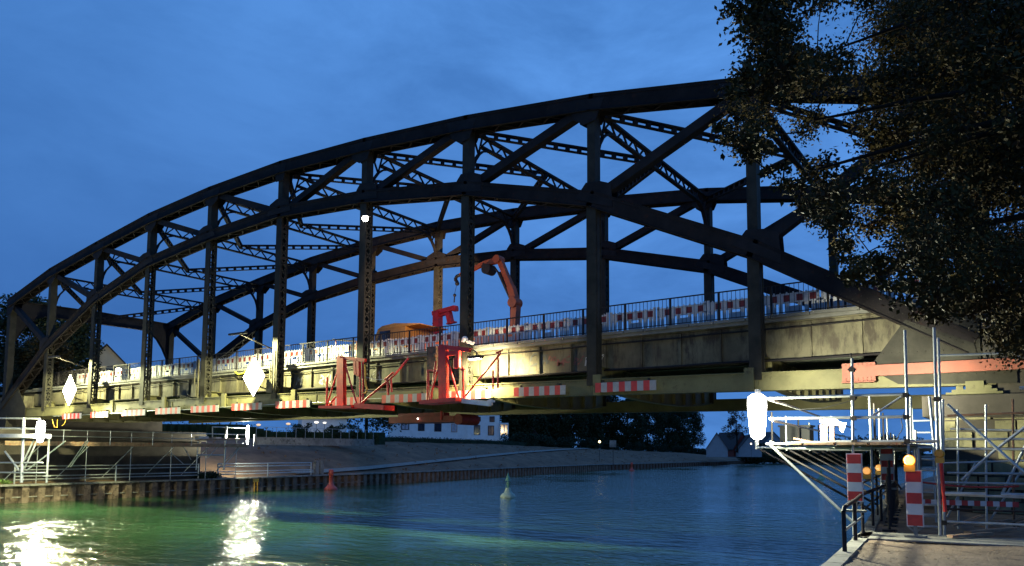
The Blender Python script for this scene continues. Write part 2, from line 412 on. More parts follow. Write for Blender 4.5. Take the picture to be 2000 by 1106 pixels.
# edge girders, stringers, deck
def stepx(x0, x1, n): return [x0+(x1-x0)*k/n for k in range(n+1)]
for Y, s in ((1.0, -1), (WB-1.0, 1)):
    mb = MB()
    xs = stepx(2.6, 62.4, 20)
    for a, b in zip(xs[:-1], xs[1:]):
        za, zb = zdeck(a)-0.22, zdeck(b)-0.22; z0 = 7.02
        mb.prism([(a, Y, z0), (b, Y, z0), (b, Y, zb), (a, Y, za)], (0, 0.02, 0))
        mb.beam((a, Y, z0), (b, Y, z0), 0.26, 0.03); mb.beam((a, Y, za), (b, Y, zb), 0.30, 0.04)
        mb.beam((a, Y+s*0.03, za-0.10), (b, Y+s*0.03, zb-0.10), 0.03, 0.16)
    k = 0; x = 3.1
    while x < 62:
        w = 0.05 if k % 4 else 0.11
        mb.span(x-w/2, x+w/2, Y+s*0.010, Y+s*0.12, 7.05, zdeck(x)-0.26); x += 1.55; k += 1
    if Y < 5:
        x = 3.1
        while x < 62:
            zt_ = zdeck(x)-0.32; n_ = int((zt_-7.1)/0.16)
            for q in range(n_):
                for dx in (-0.10, 0.10):
                    c_ = V((x+dx, Y-0.012, 7.12+q*0.16)); mb.box(c_, (0.035, 0.02, 0.035))
            x += 1.55
        x = 2.7
        while x < 62: mb.box((x, Y-0.05, zdeck(x)-0.32), (0.03, 0.02, 0.03)); x += 0.22
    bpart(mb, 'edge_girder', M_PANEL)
mb = MB()
for y in (3.1, 5.3, 7.6, 9.8):
    mb.span(2.6, 62.4, y-0.01, y+0.01, 7.1, 7.85); mb.span(2.6, 62.4, y-0.13, y+0.13, 7.10, 7.13)
bpart(mb, 'stringers', M_UNDER)
mb = MB(); xs = stepx(-4, 66, 28)
for a, b in zip(xs[:-1], xs[1:]):
    za, zb = zdeck(a), zdeck(b)
    vs = [(a, 0.72, za-0.2), (a, WB-0.72, za-0.2), (a, WB-0.72, za-0.02), (a, 0.72, za-0.02), (b, 0.72, zb-0.2), (b, WB-0.72, zb-0.2), (b, WB-0.72, zb-0.02), (b, 0.72, zb-0.02)]
    mb.add(vs, [(0, 1, 5, 4), (1, 2, 6, 5), (2, 3, 7, 6), (3, 0, 4, 7)])
bpart(mb, 'road_deck', M_DECK)
# edge coping: a slightly ragged strip
mb = MB(); x = 2.6
while x < 66:
    L = random.uniform(0.8, 1.7); z = zdeck(x)
    mb.span(x, x+L-0.03, 0.62, 1.35, z-0.07, z+0.03+random.uniform(0, 0.012)); x += L
bpart(mb, 'footway_coping', M_DECK)
# railings
def railing(Y, x0, x1):
    mb = MB(); n = 34; xs = stepx(x0, x1, n)
    for a, b in zip(xs[:-1], xs[1:]):
        mb.beam((a, Y, zrail(a)), (b, Y, zrail(b)), 0.055, 0.04); mb.beam((a, Y, zrail(a)-0.98), (b, Y, zrail(b)-0.98), 0.035, 0.03)
    x = x0; k = 0
    while x < x1:
        if k % 12 == 0: mb.beam((x, Y, zrail(x)), (x, Y, zdeck(x)-0.2), 0.07, 0.07, (1, 0, 0))
        else: mb.beam((x, Y, zrail(x)), (x, Y, zrail(x)-0.98), 0.016, 0.016, (1, 0, 0))
        x += 0.155; k += 1
    return mb
bpart(railing(0.86, 4.0, 66), 'footway_railing', M_RAIL)
bpart(railing(WB-0.86, 4.0, 66), 'footway_railing', M_RAIL)
# springing gussets and rivets at the near right support
mb = MB()
mb.prism([(59.35, -0.26, 6.50), (60.35, -0.26, 7.85), (62.1, -0.26, 7.0), (62.2, -0.26, 6.50)], (0, 0.025, 0))
rivet_row(mb, (60.35, -0.28, 7.8), (61.9, -0.28, 7.0), 10, (0, -1, 0)); rivet_row(mb, (59.6, -0.28, 6.85), (61.9, -0.28, 6.85), 10, (0, -1, 0))
mb.prism([(61.75, -0.27, 8.05), (61.75, -0.27, 7.45), (61.15, -0.27, 8.05)], (0, 0.025, 0))
mb.prism([(60.1, -0.26, 5.9), (63.1, -0.26, 5.8), (63.1, -0.26, 6.48), (59.2, -0.26, 6.48)], (0, 0.03, 0))
rivet_row(mb, (60.2, -0.28, 6.2), (62.9, -0.28, 6.1), 12, (0, -1, 0))
a, b = NODE_L(9, 0), NODE_L(10, 0); d = (b-a).normalized(); u = V((0, 0, 1)); u = (u-d*u.dot(d)).normalized()
for off in (0.2, 0.0, -0.2):
    rivet_row(mb, a.lerp(b, 0.45)+u*off+V((0, -0.265, 0)), b-d*0.2+u*off+V((0, -0.265, 0)), 20, (0, -1, 0))
bpart(mb, 'support_gusset', M_POSTL)
mb = MB()
mb.span(61.35, 62.75, -0.50, 0.40, 5.46, 5.58); mb.span(61.50, 62.62, -0.47, 0.38, 5.58, 5.66)
for x in (61.7, 62.4): mb.span(x-0.09, x+0.09, -0.46, -0.20, 5.66, 5.76)
mb.span(61.85, 62.3, -0.40, 0.33, 5.66, 5.90)
bpart(mb, 'bearing_block', M_TIE)
mb = MB()
mb.span(-1.0, 1.2, -0.45, 0.45, 5.32, 5.6); mb.span(-0.6, 0.9, -0.33, 0.33, 5.6, 6.2)
mb.prism([(-0.4, -0.26, 6.0), (3.7, -0.26, 6.0), (3.7, -0.26, 6.75), (2.2, -0.26, 8.4), (-0.3, -0.26, 7.3)], (0, 0.03, 0))
bpart(mb, 'bearing_block', M_POSTL)
# orange splice beam bolted over the tie near the right support
mb = MB()
mb.span(58.55, 59.5, -0.42, -0.28, 5.98, 6.60); mb.span(59.3, 63.3, -0.46, -0.30, 6.17, 6.50)
mb.span(58.55, 59.5, -0.62, -0.42, 5.98, 6.01)
for k in range(8):
    for z in (6.54, 6.12, 6.04): mb.tube((58.65+k*0.12, -0.42, z), (58.65+k*0.12, -0.47, z), 0.026, 6)
bpart(mb, 'splice_beam', M_ORANGE, 'orange primed splice beam bolted over the tie beam at the right support')
# lamp and stays on the truss
mb = MB(); mb.beam((37.5, -0.25, 14.8), (37.9, -0.75, 14.72), 0.05, 0.05); mb.box((37.95, -0.8, 14.78), (0.42, 0.30, 0.10)); bpart(mb, 'truss_lamp_housing', M_DARK)
mb = MB(); mb.ball((37.95, -0.82, 14.66), 0.15, 6); bpart(mb, 'truss_lamp_lens', M_LAMP)
lamp('truss_lamp_light', 'SPOT', (38.3, -1.0, 14.4), 900, (1.0, 0.80, 0.58), bridge, 0.15, (40.0, 1.6, 8.0), 90, 0.8)

# service pipes and clips along the edge girder
for yy, zz, rr_ in ((0.80, 6.98, 0.045), (0.84, 7.86, 0.03)):
    mb = MB(); pts = [V((x, yy, zz+0.012*math.sin(x*1.3)+(zdeck(x)-zdeck(31) if zz > 7.5 else 0))) for x in stepx(4.5, 61.5, 38)]
    mb.poly(pts, rr_, 6); bpart(mb, 'service_pipe', M_STEEL)
# graffiti on the edge girder
def graf(txt, x, z, size, mt, sx=1.0, rot=0):
    vs, fs = textmb(txt, size, 0.002); mb = MB(); c, s = math.cos(rot), math.sin(rot)
    mb.add([(x+((v.x+0.28*v.y+0.05*math.sin(v.y*17+v.x*4))*c-v.y*s)*sx, 0.985-0.003+v.z*0.2, z+v.x*s+(v.y+0.07*math.sin(v.x*9+x))*c) for v in vs], fs)
    o = mb.build('graffiti', mt, bridge); return o
G_D = mat('spray_dark', (0.05, 0.05, 0.05), 0.8, 0.2, 5); G_R = mat('spray_red', (0.16, 0.05, 0.04), 0.8, 0.2, 5); G_W = mat('spray_pale', (0.42, 0.38, 0.33), 0.8, 0.2, 5)
graf('BKB', 33.0, 7.2, 0.62, G_W); graf('FA', 36.7, 7.25, 0.62, G_W); graf('M', 31.2, 7.2, 0.6, G_W)
graf('SCR', 45.4, 7.25, 0.75, G_D, 1.2, 0.12); graf('MORS', 47.3, 7.35, 0.42, G_R, 1.1); graf('no', 46.9, 7.6, 0.35, G_R)
graf('FUB', 48.6, 7.3, 0.5, G_W, 1.0, 0.1)
# ================================================================ THINGS ON AND UNDER THE DECK
# plastic barrier fence panels along the footway
def slat_panel(r):
    w = MB(); d = MB()
    L = 1.98
    w.span(0, L, -0.03, 0.03, 0.06, 0.11); w.span(0, L, -0.03, 0.03, 0.55, 0.60); w.span(0, L, -0.03, 0.03, 0.84, 0.90)
    w.span(0, 0.10, -0.03, 0.03, 0.0, 0.97); w.span(L-0.10, L, -0.03, 0.03, 0.0, 0.97)
    for k in range(8):
        x = 0.10+(k+0.5)*0.2225
        if k == 4: w.span(x-0.16, x+0.16, -0.02, 0.02, 0.11, 0.44)
        else: w.span(x-0.065, x+0.065, -0.02, 0.02, 0.11, 0.55)
        w.span(x-0.02, x+0.02, -0.02, 0.02, 0.90, 0.95)
    nst = 8
    d.span(0.10, L-0.10, -0.016, 0.016, 0.60, 0.84)
    for k in range(0, nst, 2):
        x0 = 0.10+(L-0.2)*k/nst; x1 = 0.10+(L-0.2)*(k+1)/nst
        w.span(x0, x1, -0.022, 0.022, 0.60, 0.84)
    return w, d
w, d = slat_panel(0)
foot = MB(); foot.box((0, 0, 0.05), (0.24, 0.80, 0.10)); foot.box((0, 0, 0.11), (0.14, 0.5, 0.03))
def place_fence(proto, x, y, first=False):
    if first:
        t = empty('barrier_fence', (0, 0, 0), '', 'barrier', 'red and white barrier fence panels along the bridge footway')
        w.build('slat_panel', M_WHITE, t); d.build('striped_band', M_DKRED, t); foot.build('foot', M_BLACK, t)
        proto = t
    else: proto = copy_tree(proto, (0, 0, 0))
    proto.location = (x, y, zdeck(x)+0.04)
    proto.rotation_euler = (0, -math.atan2(zdeck(x+2)-zdeck(x), 2), random.uniform(-0.012, 0.012))
    return proto
bf = None; nf = 0; x = 6.8; fences = []
while x < 67:
    o = place_fence(bf, x, 1.72+random.uniform(-0.03, 0.03), bf is None)
    if bf is None: bf = o
    fences.append((x, o)); x += 2.03; nf += 1
ords = ['leftmost', 'second', 'third', 'fourth', 'fifth', 'sixth', 'seventh', 'eighth', 'ninth', 'tenth', 'eleventh']
cnt = {}
for x, o in fences:
    i = int(x/PX); cnt[i] = cnt.get(i, 0)+1
    o['label'] = '%s barrier fence panel in the bay right of the %s near truss post' % (['first', 'second', 'third', 'fourth', 'fifth'][cnt[i]-1], ords[i])

# red and white clearance boards under the near tie beam
spans = [(9.4, 11.9), (13.1, 15.2), (16.8, 19.4), (20.5, 23.0), (24.05, 26.6), (27.8, 30.3), (31.4, 34.0), (35.6, 37.6), (38.85, 41.5), (42.4, 45.0), (46.15, 48.55), (49.85, 52.3)]
ords = ['leftmost', 'second', 'third', 'fourth', 'fifth', 'sixth', 'seventh', 'eighth', 'ninth', 'tenth', 'eleventh', 'twelfth and rightmost']
for k, (a, b) in enumerate(spans):
    mb = MB(); n = 10; zb = 5.78+0.006*(a-9.4); h = 0.38
    for j in range(n):
        x0 = a+(b-a)*j/n; x1 = a+(b-a)*(j+1)/n; mb.span(x0, x1, -0.40, -0.36, zb+0.01, zb+h-0.01, j % 2)
    t = empty('clearance_board', (a, -0.38, zb), 'red and white striped board under the near tie beam, %s from the left' % ords[k], 'warning board', 'striped clearance boards under the bridge')
    mb.build('striped_face', [M_REDREF, M_BWHITE], t)
    mb = MB()
    for x in (a+0.3, b-0.3): mb.span(x-0.02, x+0.02, -0.36, -0.24, zb+0.1, zb+h+0.08)
    mb.build('bracket', M_DARK, t)

# thin rod and cable running along under the tie
mb = MB(); mb.poly([V((8+k*3.0, -0.33, 6.02+0.006*k*3-0.05*(k % 2))) for k in range(12)], 0.018, 5)
tag(mb.build('safety_cable', M_GALV), 'thin cable strung between the striped boards along the tie beam', 'cable')

# lit diamond signs on the near side
def diamond(x, z, hw, hh, label, arm=True):
    t = empty('diamond_sign', (x, -1.05, z), label, 'sign', 'floodlit diamond signs on the bridge side')
    mb = MB(); mb.prism([(x-hw, -1.05, z), (x, -1.05, z-hh), (x+hw, -1.05, z), (x, -1.05, z+hh)], (0, 0.05, 0)); mb.build('sign_face', M_SIGNGLOW, t)
    mb = MB(); mb.prism([(x-hw*0.96, -1.0, z), (x, -1.0, z-hh*0.96), (x+hw*0.96, -1.0, z), (x, -1.0, z+hh*0.96)], (0, 0.04, 0))
    mb.beam((x, -1.0, z+0.4), (x, 0.5, z+0.4), 0.06, 0.06); mb.beam((x, -1.0, z-0.4), (x, -0.2, z-0.6), 0.06, 0.06); mb.build('bracket', M_DARK, t)
    mb = MB(); mb.beam((x, 0.5, z+hh+0.45), (x, -2.1, z+hh+1.1), 0.05, 0.05); mb.beam((x-0.7, -2.1, z+hh+1.1), (x+0.7, -2.1, z+hh+1.1), 0.14, 0.09); mb.build('lamp_arm', M_DARK, t)
    lamp('sign_lamp', 'SPOT', (x, -2.1, z+hh+1.0), 12000, (0.97, 1.0, 0.50), t, 0.14, (x, -1.4, z-1.8), 166, 0.12)
    return t
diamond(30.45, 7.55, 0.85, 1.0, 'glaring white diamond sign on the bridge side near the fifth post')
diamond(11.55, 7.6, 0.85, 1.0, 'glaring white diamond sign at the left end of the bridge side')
# small lit white plates and conduits beside the posts
for x, lab in ((24.3, 'small pale junction box beside the fourth post of the near truss'), (30.9, 'pale conduit box beside the fifth post of the near truss')):
    mb = MB(); z = ztie(x); mb.span(x-0.25, x+0.2, -0.42, -0.30, z+0.05, z+0.75); mb.beam((x+0.3, -0.36, z), (x+0.3, -0.36, z+2.2), 0.07, 0.05, (1, 0, 0)); mb.beam((x-0.05, -0.36, z+0.7), (x-0.05, -0.36, z+1.6), 0.04, 0.04, (1, 0, 0))
    tag(mb.build('junction_box', M_PANEL), lab, 'junction box', 'electrical boxes on the near truss')

# yellow coiled hose on the footway edge
mb = MB(); pts = [V((26.6, 0.6, 8.15)), V((26.9, 0.58, 8.0)), V((27.3, 0.58, 8.02)), V((27.7, 0.58, 8.2))]
for k in range(30): pts.append(V((28.3+0.45*math.cos(k*1.3), 0.60+0.02*(k % 3), 8.28+0.12*math.sin(k*1.3)+0.002*k)))
mb.poly(pts, 0.035, 6); tag(mb.build('coiled_hose', mat('yellow_hose', (0.75, 0.62, 0.05), 0.5, 0.1, 5)), 'bright yellow coiled hose lying on the footway edge left of the white diamond sign', 'hose')

# ---- red inspection gantry frames
def gantry(pix, label, kind):
    o = onY(*pix, -1.2)
    t = empty('inspection_gantry', (o.x, -1.2, o.z), label, 'gantry')
    return t
def Pz(u, v, Y=-1.2): return onY(u, v, Y)
def frame_part(t, name, pairs, r, mt=M_RED, sq=True):
    if name in ('guard_post', 'brace') and len(pairs) > 1:
        for q in pairs: frame_part(t, name, [q], r, mt, sq)
        return
    mb = MB()
    for a, b in pairs:
        if sq: mb.beam(a, b, r*2, r*2)
        else: mb.tube(a, b, r, 7)
    return mb.build(name, mt, t)
t = empty('inspection_gantry', Pz(666, 797), 'red steel gantry frame standing left of the sixth near truss post', 'gantry')
frame_part(t, 'mast', [(Pz(664, 697), Pz(664, 797)), (Pz(670, 700), Pz(670, 797))], 0.11)
frame_part(t, 'top_arm', [(Pz(661, 698), Pz(714, 704)), (Pz(700, 703), Pz(701, 735)), (Pz(694, 703), Pz(695, 732))], 0.075)
frame_part(t, 'brace', [(Pz(660, 722), Pz(638, 793)), (Pz(674, 712), Pz(697, 790)), (Pz(656, 775), Pz(642, 792))], 0.04, sq=False)
frame_part(t, 'guard_post', [(Pz(639, 737), Pz(638, 793)), (Pz(703, 735), Pz(704, 790)), (Pz(709, 706), Pz(709, 790))], 0.045, sq=False)
mb = MB(); a, b = Pz(636, 796), Pz(700, 796); mb.beam(a+V((0, 0, 0)), b, 0.9, 0.12); mb.beam(Pz(702, 793), Pz(760, 797), 0.7, 0.22); mb.build('platform', M_RED, t)
frame_part(t, 'boom', [(Pz(703, 790), Pz(770, 733)), (Pz(770, 733), Pz(798, 700, -0.5)), (Pz(757, 738), Pz(758, 772)), (Pz(763, 738), Pz(765, 766)), (Pz(752, 742), Pz(768, 728))], 0.05, sq=False)
mb = MB(); pts = [Pz(712, 712), Pz(713, 740), Pz(714, 752), Pz(717, 760), Pz(714, 768), Pz(709, 767)]
mb.poly(pts, 0.045, 6); tag(mb.build('crane_hook', M_YEL), 'yellow hook and chain hanging beside the left red gantry frame', 'hook')
mb = MB(); mb.poly([Pz(712, 736), Pz(730, 741), Pz(752, 742), Pz(757, 742)], 0.012, 5); mb.poly([Pz(712, 762), Pz(728, 766), Pz(752, 766), Pz(758, 765)], 0.012, 5); tag(mb.build('guard_rope', M_GALV), 'two slack guard ropes strung from the left red gantry across a dark gap', 'rope')

t = empty('inspection_gantry', Pz(865, 790), 'brightly lit red gantry frame with ladder, left of the eighth near truss post', 'gantry')
frame_part(t, 'mast', [(Pz(862, 676), Pz(863, 789)), (Pz(869, 678), Pz(871, 788))], 0.10)
frame_part(t, 'top_arm', [(Pz(860, 677), Pz(918, 684)), (Pz(872, 692), Pz(894, 689))], 0.085)
frame_part(t, 'hoist_cylinder', [(Pz(895, 686), Pz(895, 718)), (Pz(890, 700), Pz(890, 720))], 0.11, sq=False)
frame_part(t, 'brace', [(Pz(859, 706), Pz(837, 787)), (Pz(872, 696), Pz(897, 780)), (Pz(851, 706), Pz(841, 785))], 0.045, sq=False)
frame_part(t, 'ladder', [(Pz(835, 722), Pz(834, 786)), (Pz(837, 722), Pz(838, 786)), (Pz(835, 723), Pz(858, 727)), (Pz(835, 752), Pz(858, 756)), (Pz(838, 724), Pz(860, 724))], 0.03, sq=False)
frame_part(t, 'guard_post', [(Pz(904, 716), Pz(905, 778)), (Pz(973, 700), Pz(972, 758)), (Pz(963, 724), Pz(963, 760)), (Pz(906, 777), Pz(960, 712)), (Pz(960, 712), Pz(978, 690)), (Pz(970, 690), Pz(982, 684)), (Pz(900, 722), Pz(908, 722))], 0.04, sq=False)
mb = MB(); mb.beam(Pz(832, 787), Pz(903, 781), 0.9, 0.16); mb.build('platform', M_RED, t)
mb = MB(); mb.beam(Pz(904, 783), Pz(957, 789), 0.18, 0.20); mb.beam(Pz(958, 780), Pz(959, 792), 0.12, 0.12); mb.beam(Pz(952, 784), Pz(966, 784), 0.08, 0.08); mb.build('platform_arm', M_WHITE, t)
mb = MB(); mb.box(Pz(848, 703, -0.7), (0.5, 0.4, 1.1)); mb.ball(Pz(851, 694, -0.95), 0.11, 6); mb.build('winch_box', M_RUST, t)
M_DULLRED = mat('dull_red_paint', (0.22, 0.018, 0.012), 0.6, 0.3, 3)
# carriage of the gantry under the deck
t = empty('under_deck_carriage', (45, 9, 5.6), 'dark red carriage hanging below the deck in front of the white house', 'carriage')
a, b = onY(778, 822, 7.5), onY(905, 819, 7.5)
mb = MB(); mb.beam(a, b, 1.6, 0.34); mb.beam(a+V((0.2, 0, 0.3)), b+V((-1.2, 0, 0.3)), 0.5, 0.2); mb.build('chassis', M_DULLRED, t)
mb = MB(); c = onY(912, 820, 7.5); mb.tube(c+V((0, -0.8, 0)), c+V((0, 0.8, 0)), 0.30, 14); mb.build('roller', M_DULLRED, t)
mb = MB(); c = onY(862, 806, 6.7); mb.beam(c+V((0, 0, 0.5)), c+V((0, 0, -0.4)), 0.09, 0.09, (1, 0, 0)); mb.build('hanger', M_RED, t)
mb = MB(); mb.ball(onY(816, 818, 6.6), 0.05, 6); mb.build('marker_lamp', emis('marker_glow', (1, 0.95, 0.8), 5), t)

# floodlight on an arm beside the eighth post, lighting the girder panel
t = empty('work_floodlight', Pz(930, 690, -0.9), 'small floodlight on a thin arm beside the red gantry', 'floodlight')
mb = MB(); mb.tube(Pz(906, 667, -0.4), Pz(932, 690, -1.0), 0.025, 6); mb.tube(Pz(932, 690, -1.0), Pz(930, 697, -1.0), 0.025, 6); mb.build('arm', M_DARK, t)
h = Pz(928, 698, -1.0); mb = MB(); mb.box(h, (0.62, 0.30, 0.12)); mb.build('housing', M_DARK, t)
mb = MB(); mb.box(h+V((0, 0.0, -0.075)), (0.5, 0.22, 0.02)); mb.build('lens', M_LAMP, t)
lamp('flood_beam', 'SPOT', h+V((0, 0, -0.12)), 6500, (1.0, 0.93, 0.50), t, 0.12, h+V((-0.25, 1.3, -0.9)), 140, 0.7)
lamp('flood_spill', 'POINT', Pz(918, 706, -1.0), 380, (1.0, 0.85, 0.5), t, 0.10)
mb = MB(); mb.prism([Pz(905, 662, -0.3), Pz(926, 668, -0.3), Pz(922, 674, -0.3), Pz(903, 668, -0.3)], (0, 0.15, 0)); mb.ball(Pz(908, 663, -0.4), 0.14, 6)
tag(mb.build('cable_bundle', M_WHITE), 'pale bundle tied to the eighth near truss post above the floodlight', 'bundle')

# ---- crane truck on the roadway
tz = zdeck(38)+0.02; Yt = 5.4
t = empty('crane_truck', (38.5, Yt, tz), 'orange and yellow crane truck standing on the bridge roadway behind the barriers', 'truck')
mb = MB(); z0 = tz+0.95; x0, x1 = 33.7, 36.0
prof = [(x0, z0), (x1, z0), (x1, 10.44), (33.95, 10.40), (33.80, 10.1), (33.70, 9.5)]
mb.prism([(x, Yt, z) for x, z in prof], (0, 2.3, 0)); mb.prism([(33.95, Yt, 10.41), (37.0, Yt, 10.45), (37.0, Yt, 10.50), (35.2, Yt, 10.66), (34.3, Yt, 10.58)], (0, 2.36, 0)); cab = mb.build('cab', M_CAB, t)
mb = MB(); mb.prism([(33.9, Yt, 9.65), (34.9, Yt, 9.65), (34.9, Yt, 10.3), (34.15, Yt, 10.3)], (0, 2.34, 0)); mb.span(33.64, 33.78, Yt-1.05, Yt+1.05, 9.6, 10.2); mb.build('window', M_GLASS, t)
mb = MB(); mb.span(36.2, 37.6, Yt-1.2, Yt+1.2, 8.9, 9.75); mb.span(38.1, 43.3, Yt-1.2, Yt+1.2, tz+0.65, tz+0.85); mb.span(38.1, 43.3, Yt-1.22, Yt-1.16, tz+0.85, tz+1.1); mb.build('load_bed', M_CRANE, t)
mb = MB(); mb.span(33.6, 43.5, Yt-0.45, Yt+0.45, tz+0.4, tz+0.65); mb.build('chassis', M_DARK, t)
for x in (34.6, 40.4, 41.7):
    for s in (-1, 1):
        mb = MB(); mb.tube((x, Yt+s*0.85, tz+0.5), (x, Yt+s*1.2, tz+0.5), 0.5, 18); mb.build('wheel', M_BLACK, t)
Yc = 5.0
def C(u, v): return onY(u, v, Yc)
mb = MB(); mb.tube((42.45, Yc, tz+0.9), C(1005, 640), 0.34, 10); mb.beam(C(1005, 642), C(1008, 592), 0.42, 0.32, (1, 0, 0)); mb.build('crane_column', M_CRANE, t)
mb = MB(); mb.beam(C(1009, 596), C(998, 560), 0.36, 0.32, (1, 0, 0)); mb.beam(C(999, 563), C(976, 508), 0.28, 0.26, (1, 0, 0)); mb.tube(C(1006, 592)+V((0, -0.3, 0)), C(1006, 592)+V((0, 0.3, 0)), 0.26, 12); mb.build('main_boom', M_CRANE, t)
mb = MB(); mb.beam(C(978, 508), C(945, 516), 0.26, 0.26); mb.beam(C(948, 514), C(900, 538), 0.20, 0.20); mb.tube(C(974, 508)+V((0, -0.25, 0)), C(974, 508)+V((0, 0.25, 0)), 0.22, 12); mb.build('outer_boom', M_CRANE, t)
mb = MB(); mb.tube(C(964, 520), C(975, 535), 0.05, 7); mb.tube(C(975, 533), C(999, 586), 0.10, 8); mb.build('hydraulic_cylinder', M_DARK, t)
mb = MB(); c = C(955, 527); mb.tube(c+V((0, -0.3, 0)), c+V((0, 0.3, 0)), 0.27, 14); mb.beam(C(945, 518), C(960, 534), 0.3, 0.2); mb.build('winch', M_DARK, t)
mb = MB(); mb.poly([C(901, 536), C(892, 540), C(889, 546), C(893, 551)], 0.09, 7); mb.ball(C(893, 554), 0.12, 6); mb.build('boom_tip', M_DARK, t)
mb = MB(); mb.tube(C(892, 556), C(888, 574), 0.012, 5); mb.ball(C(888, 577), 0.09, 5); mb.tube(C(888, 577), C(887, 591), 0.035, 5); tag(mb.build('load_hook', M_DARK), 'small dark load hook hanging on a thin wire from the crane tip', 'hook')
lamp('deck_fill_light', 'POINT', (38.6, 2.7, 10.7), 360, (1.0, 0.72, 0.45), t, 0.15)  # added bare light brightening the cab and barriers, no lamp fitted here
# red lifting frame standing on the roadway behind the truck
t = empty('lifting_frame', (35.2, 8.0, zdeck(35)), 'dark red lifting frame rising behind the truck cab, bent over to the right', 'lifting frame')
G = lambda u, v: onY(u, v, 8.0)
mb = MB(); mb.beam(V((35.1, 8, zdeck(35)+0.05)), G(855, 610), 0.42, 0.42, (1, 0, 0)); mb.build('mast', M_RED, t)
mb = MB(); mb.beam(G(846, 613), G(889, 601), 0.26, 0.24); mb.beam(G(852, 619), G(880, 611), 0.2, 0.12); mb.box(G(889, 603), (0.25, 0.25, 0.3)); mb.build('top_arm', M_RED, t)
mb = MB(); mb.beam(G(876, 610), G(881, 632), 0.3, 0.3, (1, 0, 0)); mb.beam(G(874, 633), G(890, 629), 0.25, 0.08); mb.build('drop_leg', M_RED, t)
mb = MB(); mb.beam(G(861, 644), G(864, 662), 0.06, 0.06); mb.beam(G(832, 636), G(832, 645), 0.08, 0.08); mb.beam(G(845, 632), G(852, 633), 0.08, 0.08); mb.build('stay', M_DARK, t)
mb = MB(); mb.box((36.2, 8.25, 11.95), (0.3, 0.16, 0.2)); mb.build('work_light_housing', M_DARK, t)
mb = MB(); mb.box((36.2, 8.34, 11.95), (0.24, 0.02, 0.15)); mb.build('work_light_lens', M_LAMP, t)
lamp('work_light', 'SPOT', (36.2, 8.45, 11.95), 9500, (1.0, 0.72, 0.38), t, 0.1, (32.2, 12.85, 13.2), 74, 0.5)
# white box on a red stand on the footway, left gantry area
t = empty('folding_table', (35.6, 1.2, zdeck(35.6)), 'pale folding table standing on the footway above the left red gantry', 'table')
a, b = onY(656, 664, 1.2), onY(697, 667, 1.2)
mb = MB(); mb.beam(a, b, 0.5, 0.06); mb.build('table_top', M_WHITE, t)
for q in (a, b):
    mb = MB(); mb.beam(q, V((q.x, q.y, zdeck(q.x)+0.02)), 0.05, 0.05, (1, 0, 0)); mb.build('leg', M_RED, t)
# ================================================================ BANKS, WATER, BACKGROUND
def smat_water():
    mt = bpy.data.materials.new('canal_water'); mt.use_nodes = True
    nt = mt.node_tree; n = nt.nodes; l = nt.links; b = n['Principled BSDF']
    b.inputs['Base Color'].default_value = (0.030, 0.082, 0.034, 1); b.inputs['Roughness'].default_value = 0.09; b.inputs['Specular IOR Level'].default_value = 0.65; b.inputs['IOR'].default_value = 1.42
    tc = n.new('ShaderNodeTexCoord'); mp = n.new('ShaderNodeMapping'); l.new(tc.outputs['Object'], mp.inputs[0])
    mp.inputs['Rotation'].default_value = (0, 0, R(-34)); mp.inputs['Scale'].default_value = (0.55, 1.25, 1)
    a = n.new('ShaderNodeTexNoise'); a.inputs['Scale'].default_value = 1.1; a.inputs['Detail'].default_value = 3.0; l.new(mp.outputs[0], a.inputs[0])
    c = n.new('ShaderNodeTexNoise'); c.inputs['Scale'].default_value = 4.5; c.inputs['Detail'].default_value = 4; l.new(mp.outputs[0], c.inputs[0])
    ad = n.new('ShaderNodeMath'); ad.operation = 'MULTIPLY_ADD'; l.new(c.outputs[0], ad.inputs[0]); ad.inputs[1].default_value = 0.22; l.new(a.outputs[0], ad.inputs[2])
    # calmer and rougher patches
    g = n.new('ShaderNodeTexNoise'); g.inputs['Scale'].default_value = 0.06; g.inputs['Detail'].default_value = 3; l.new(tc.outputs['Object'], g.inputs[0])
    gr = n.new('ShaderNodeMapRange'); l.new(g.outputs[0], gr.inputs[0]); gr.inputs[1].default_value = 0.35; gr.inputs[2].default_value = 0.65; gr.inputs[3].default_value = 0.22; gr.inputs[4].default_value = 1.0
    bp = n.new('ShaderNodeBump'); bp.inputs['Distance'].default_value = 0.30; l.new(gr.outputs[0], bp.inputs['Strength'])
    l.new(ad.outputs[0], bp.inputs['Height']); l.new(bp.outputs[0], b.inputs['Normal'])
    return mt
mb = MB(); mb.add([(-700, -200, 0), (700, -200, 0), (700, 900, 0), (-700, 900, 0)], [(0, 1, 2, 3)])
tag(mb.build('canal_water', smat_water()), kind='structure')

def interp(tab, x):
    for (a, va), (b, vb) in zip(tab[:-1], tab[1:]):
        if x <= b: return va+(vb-va)*max(0, min(1, (x-a)/(b-a)))
    return tab[-1][1]
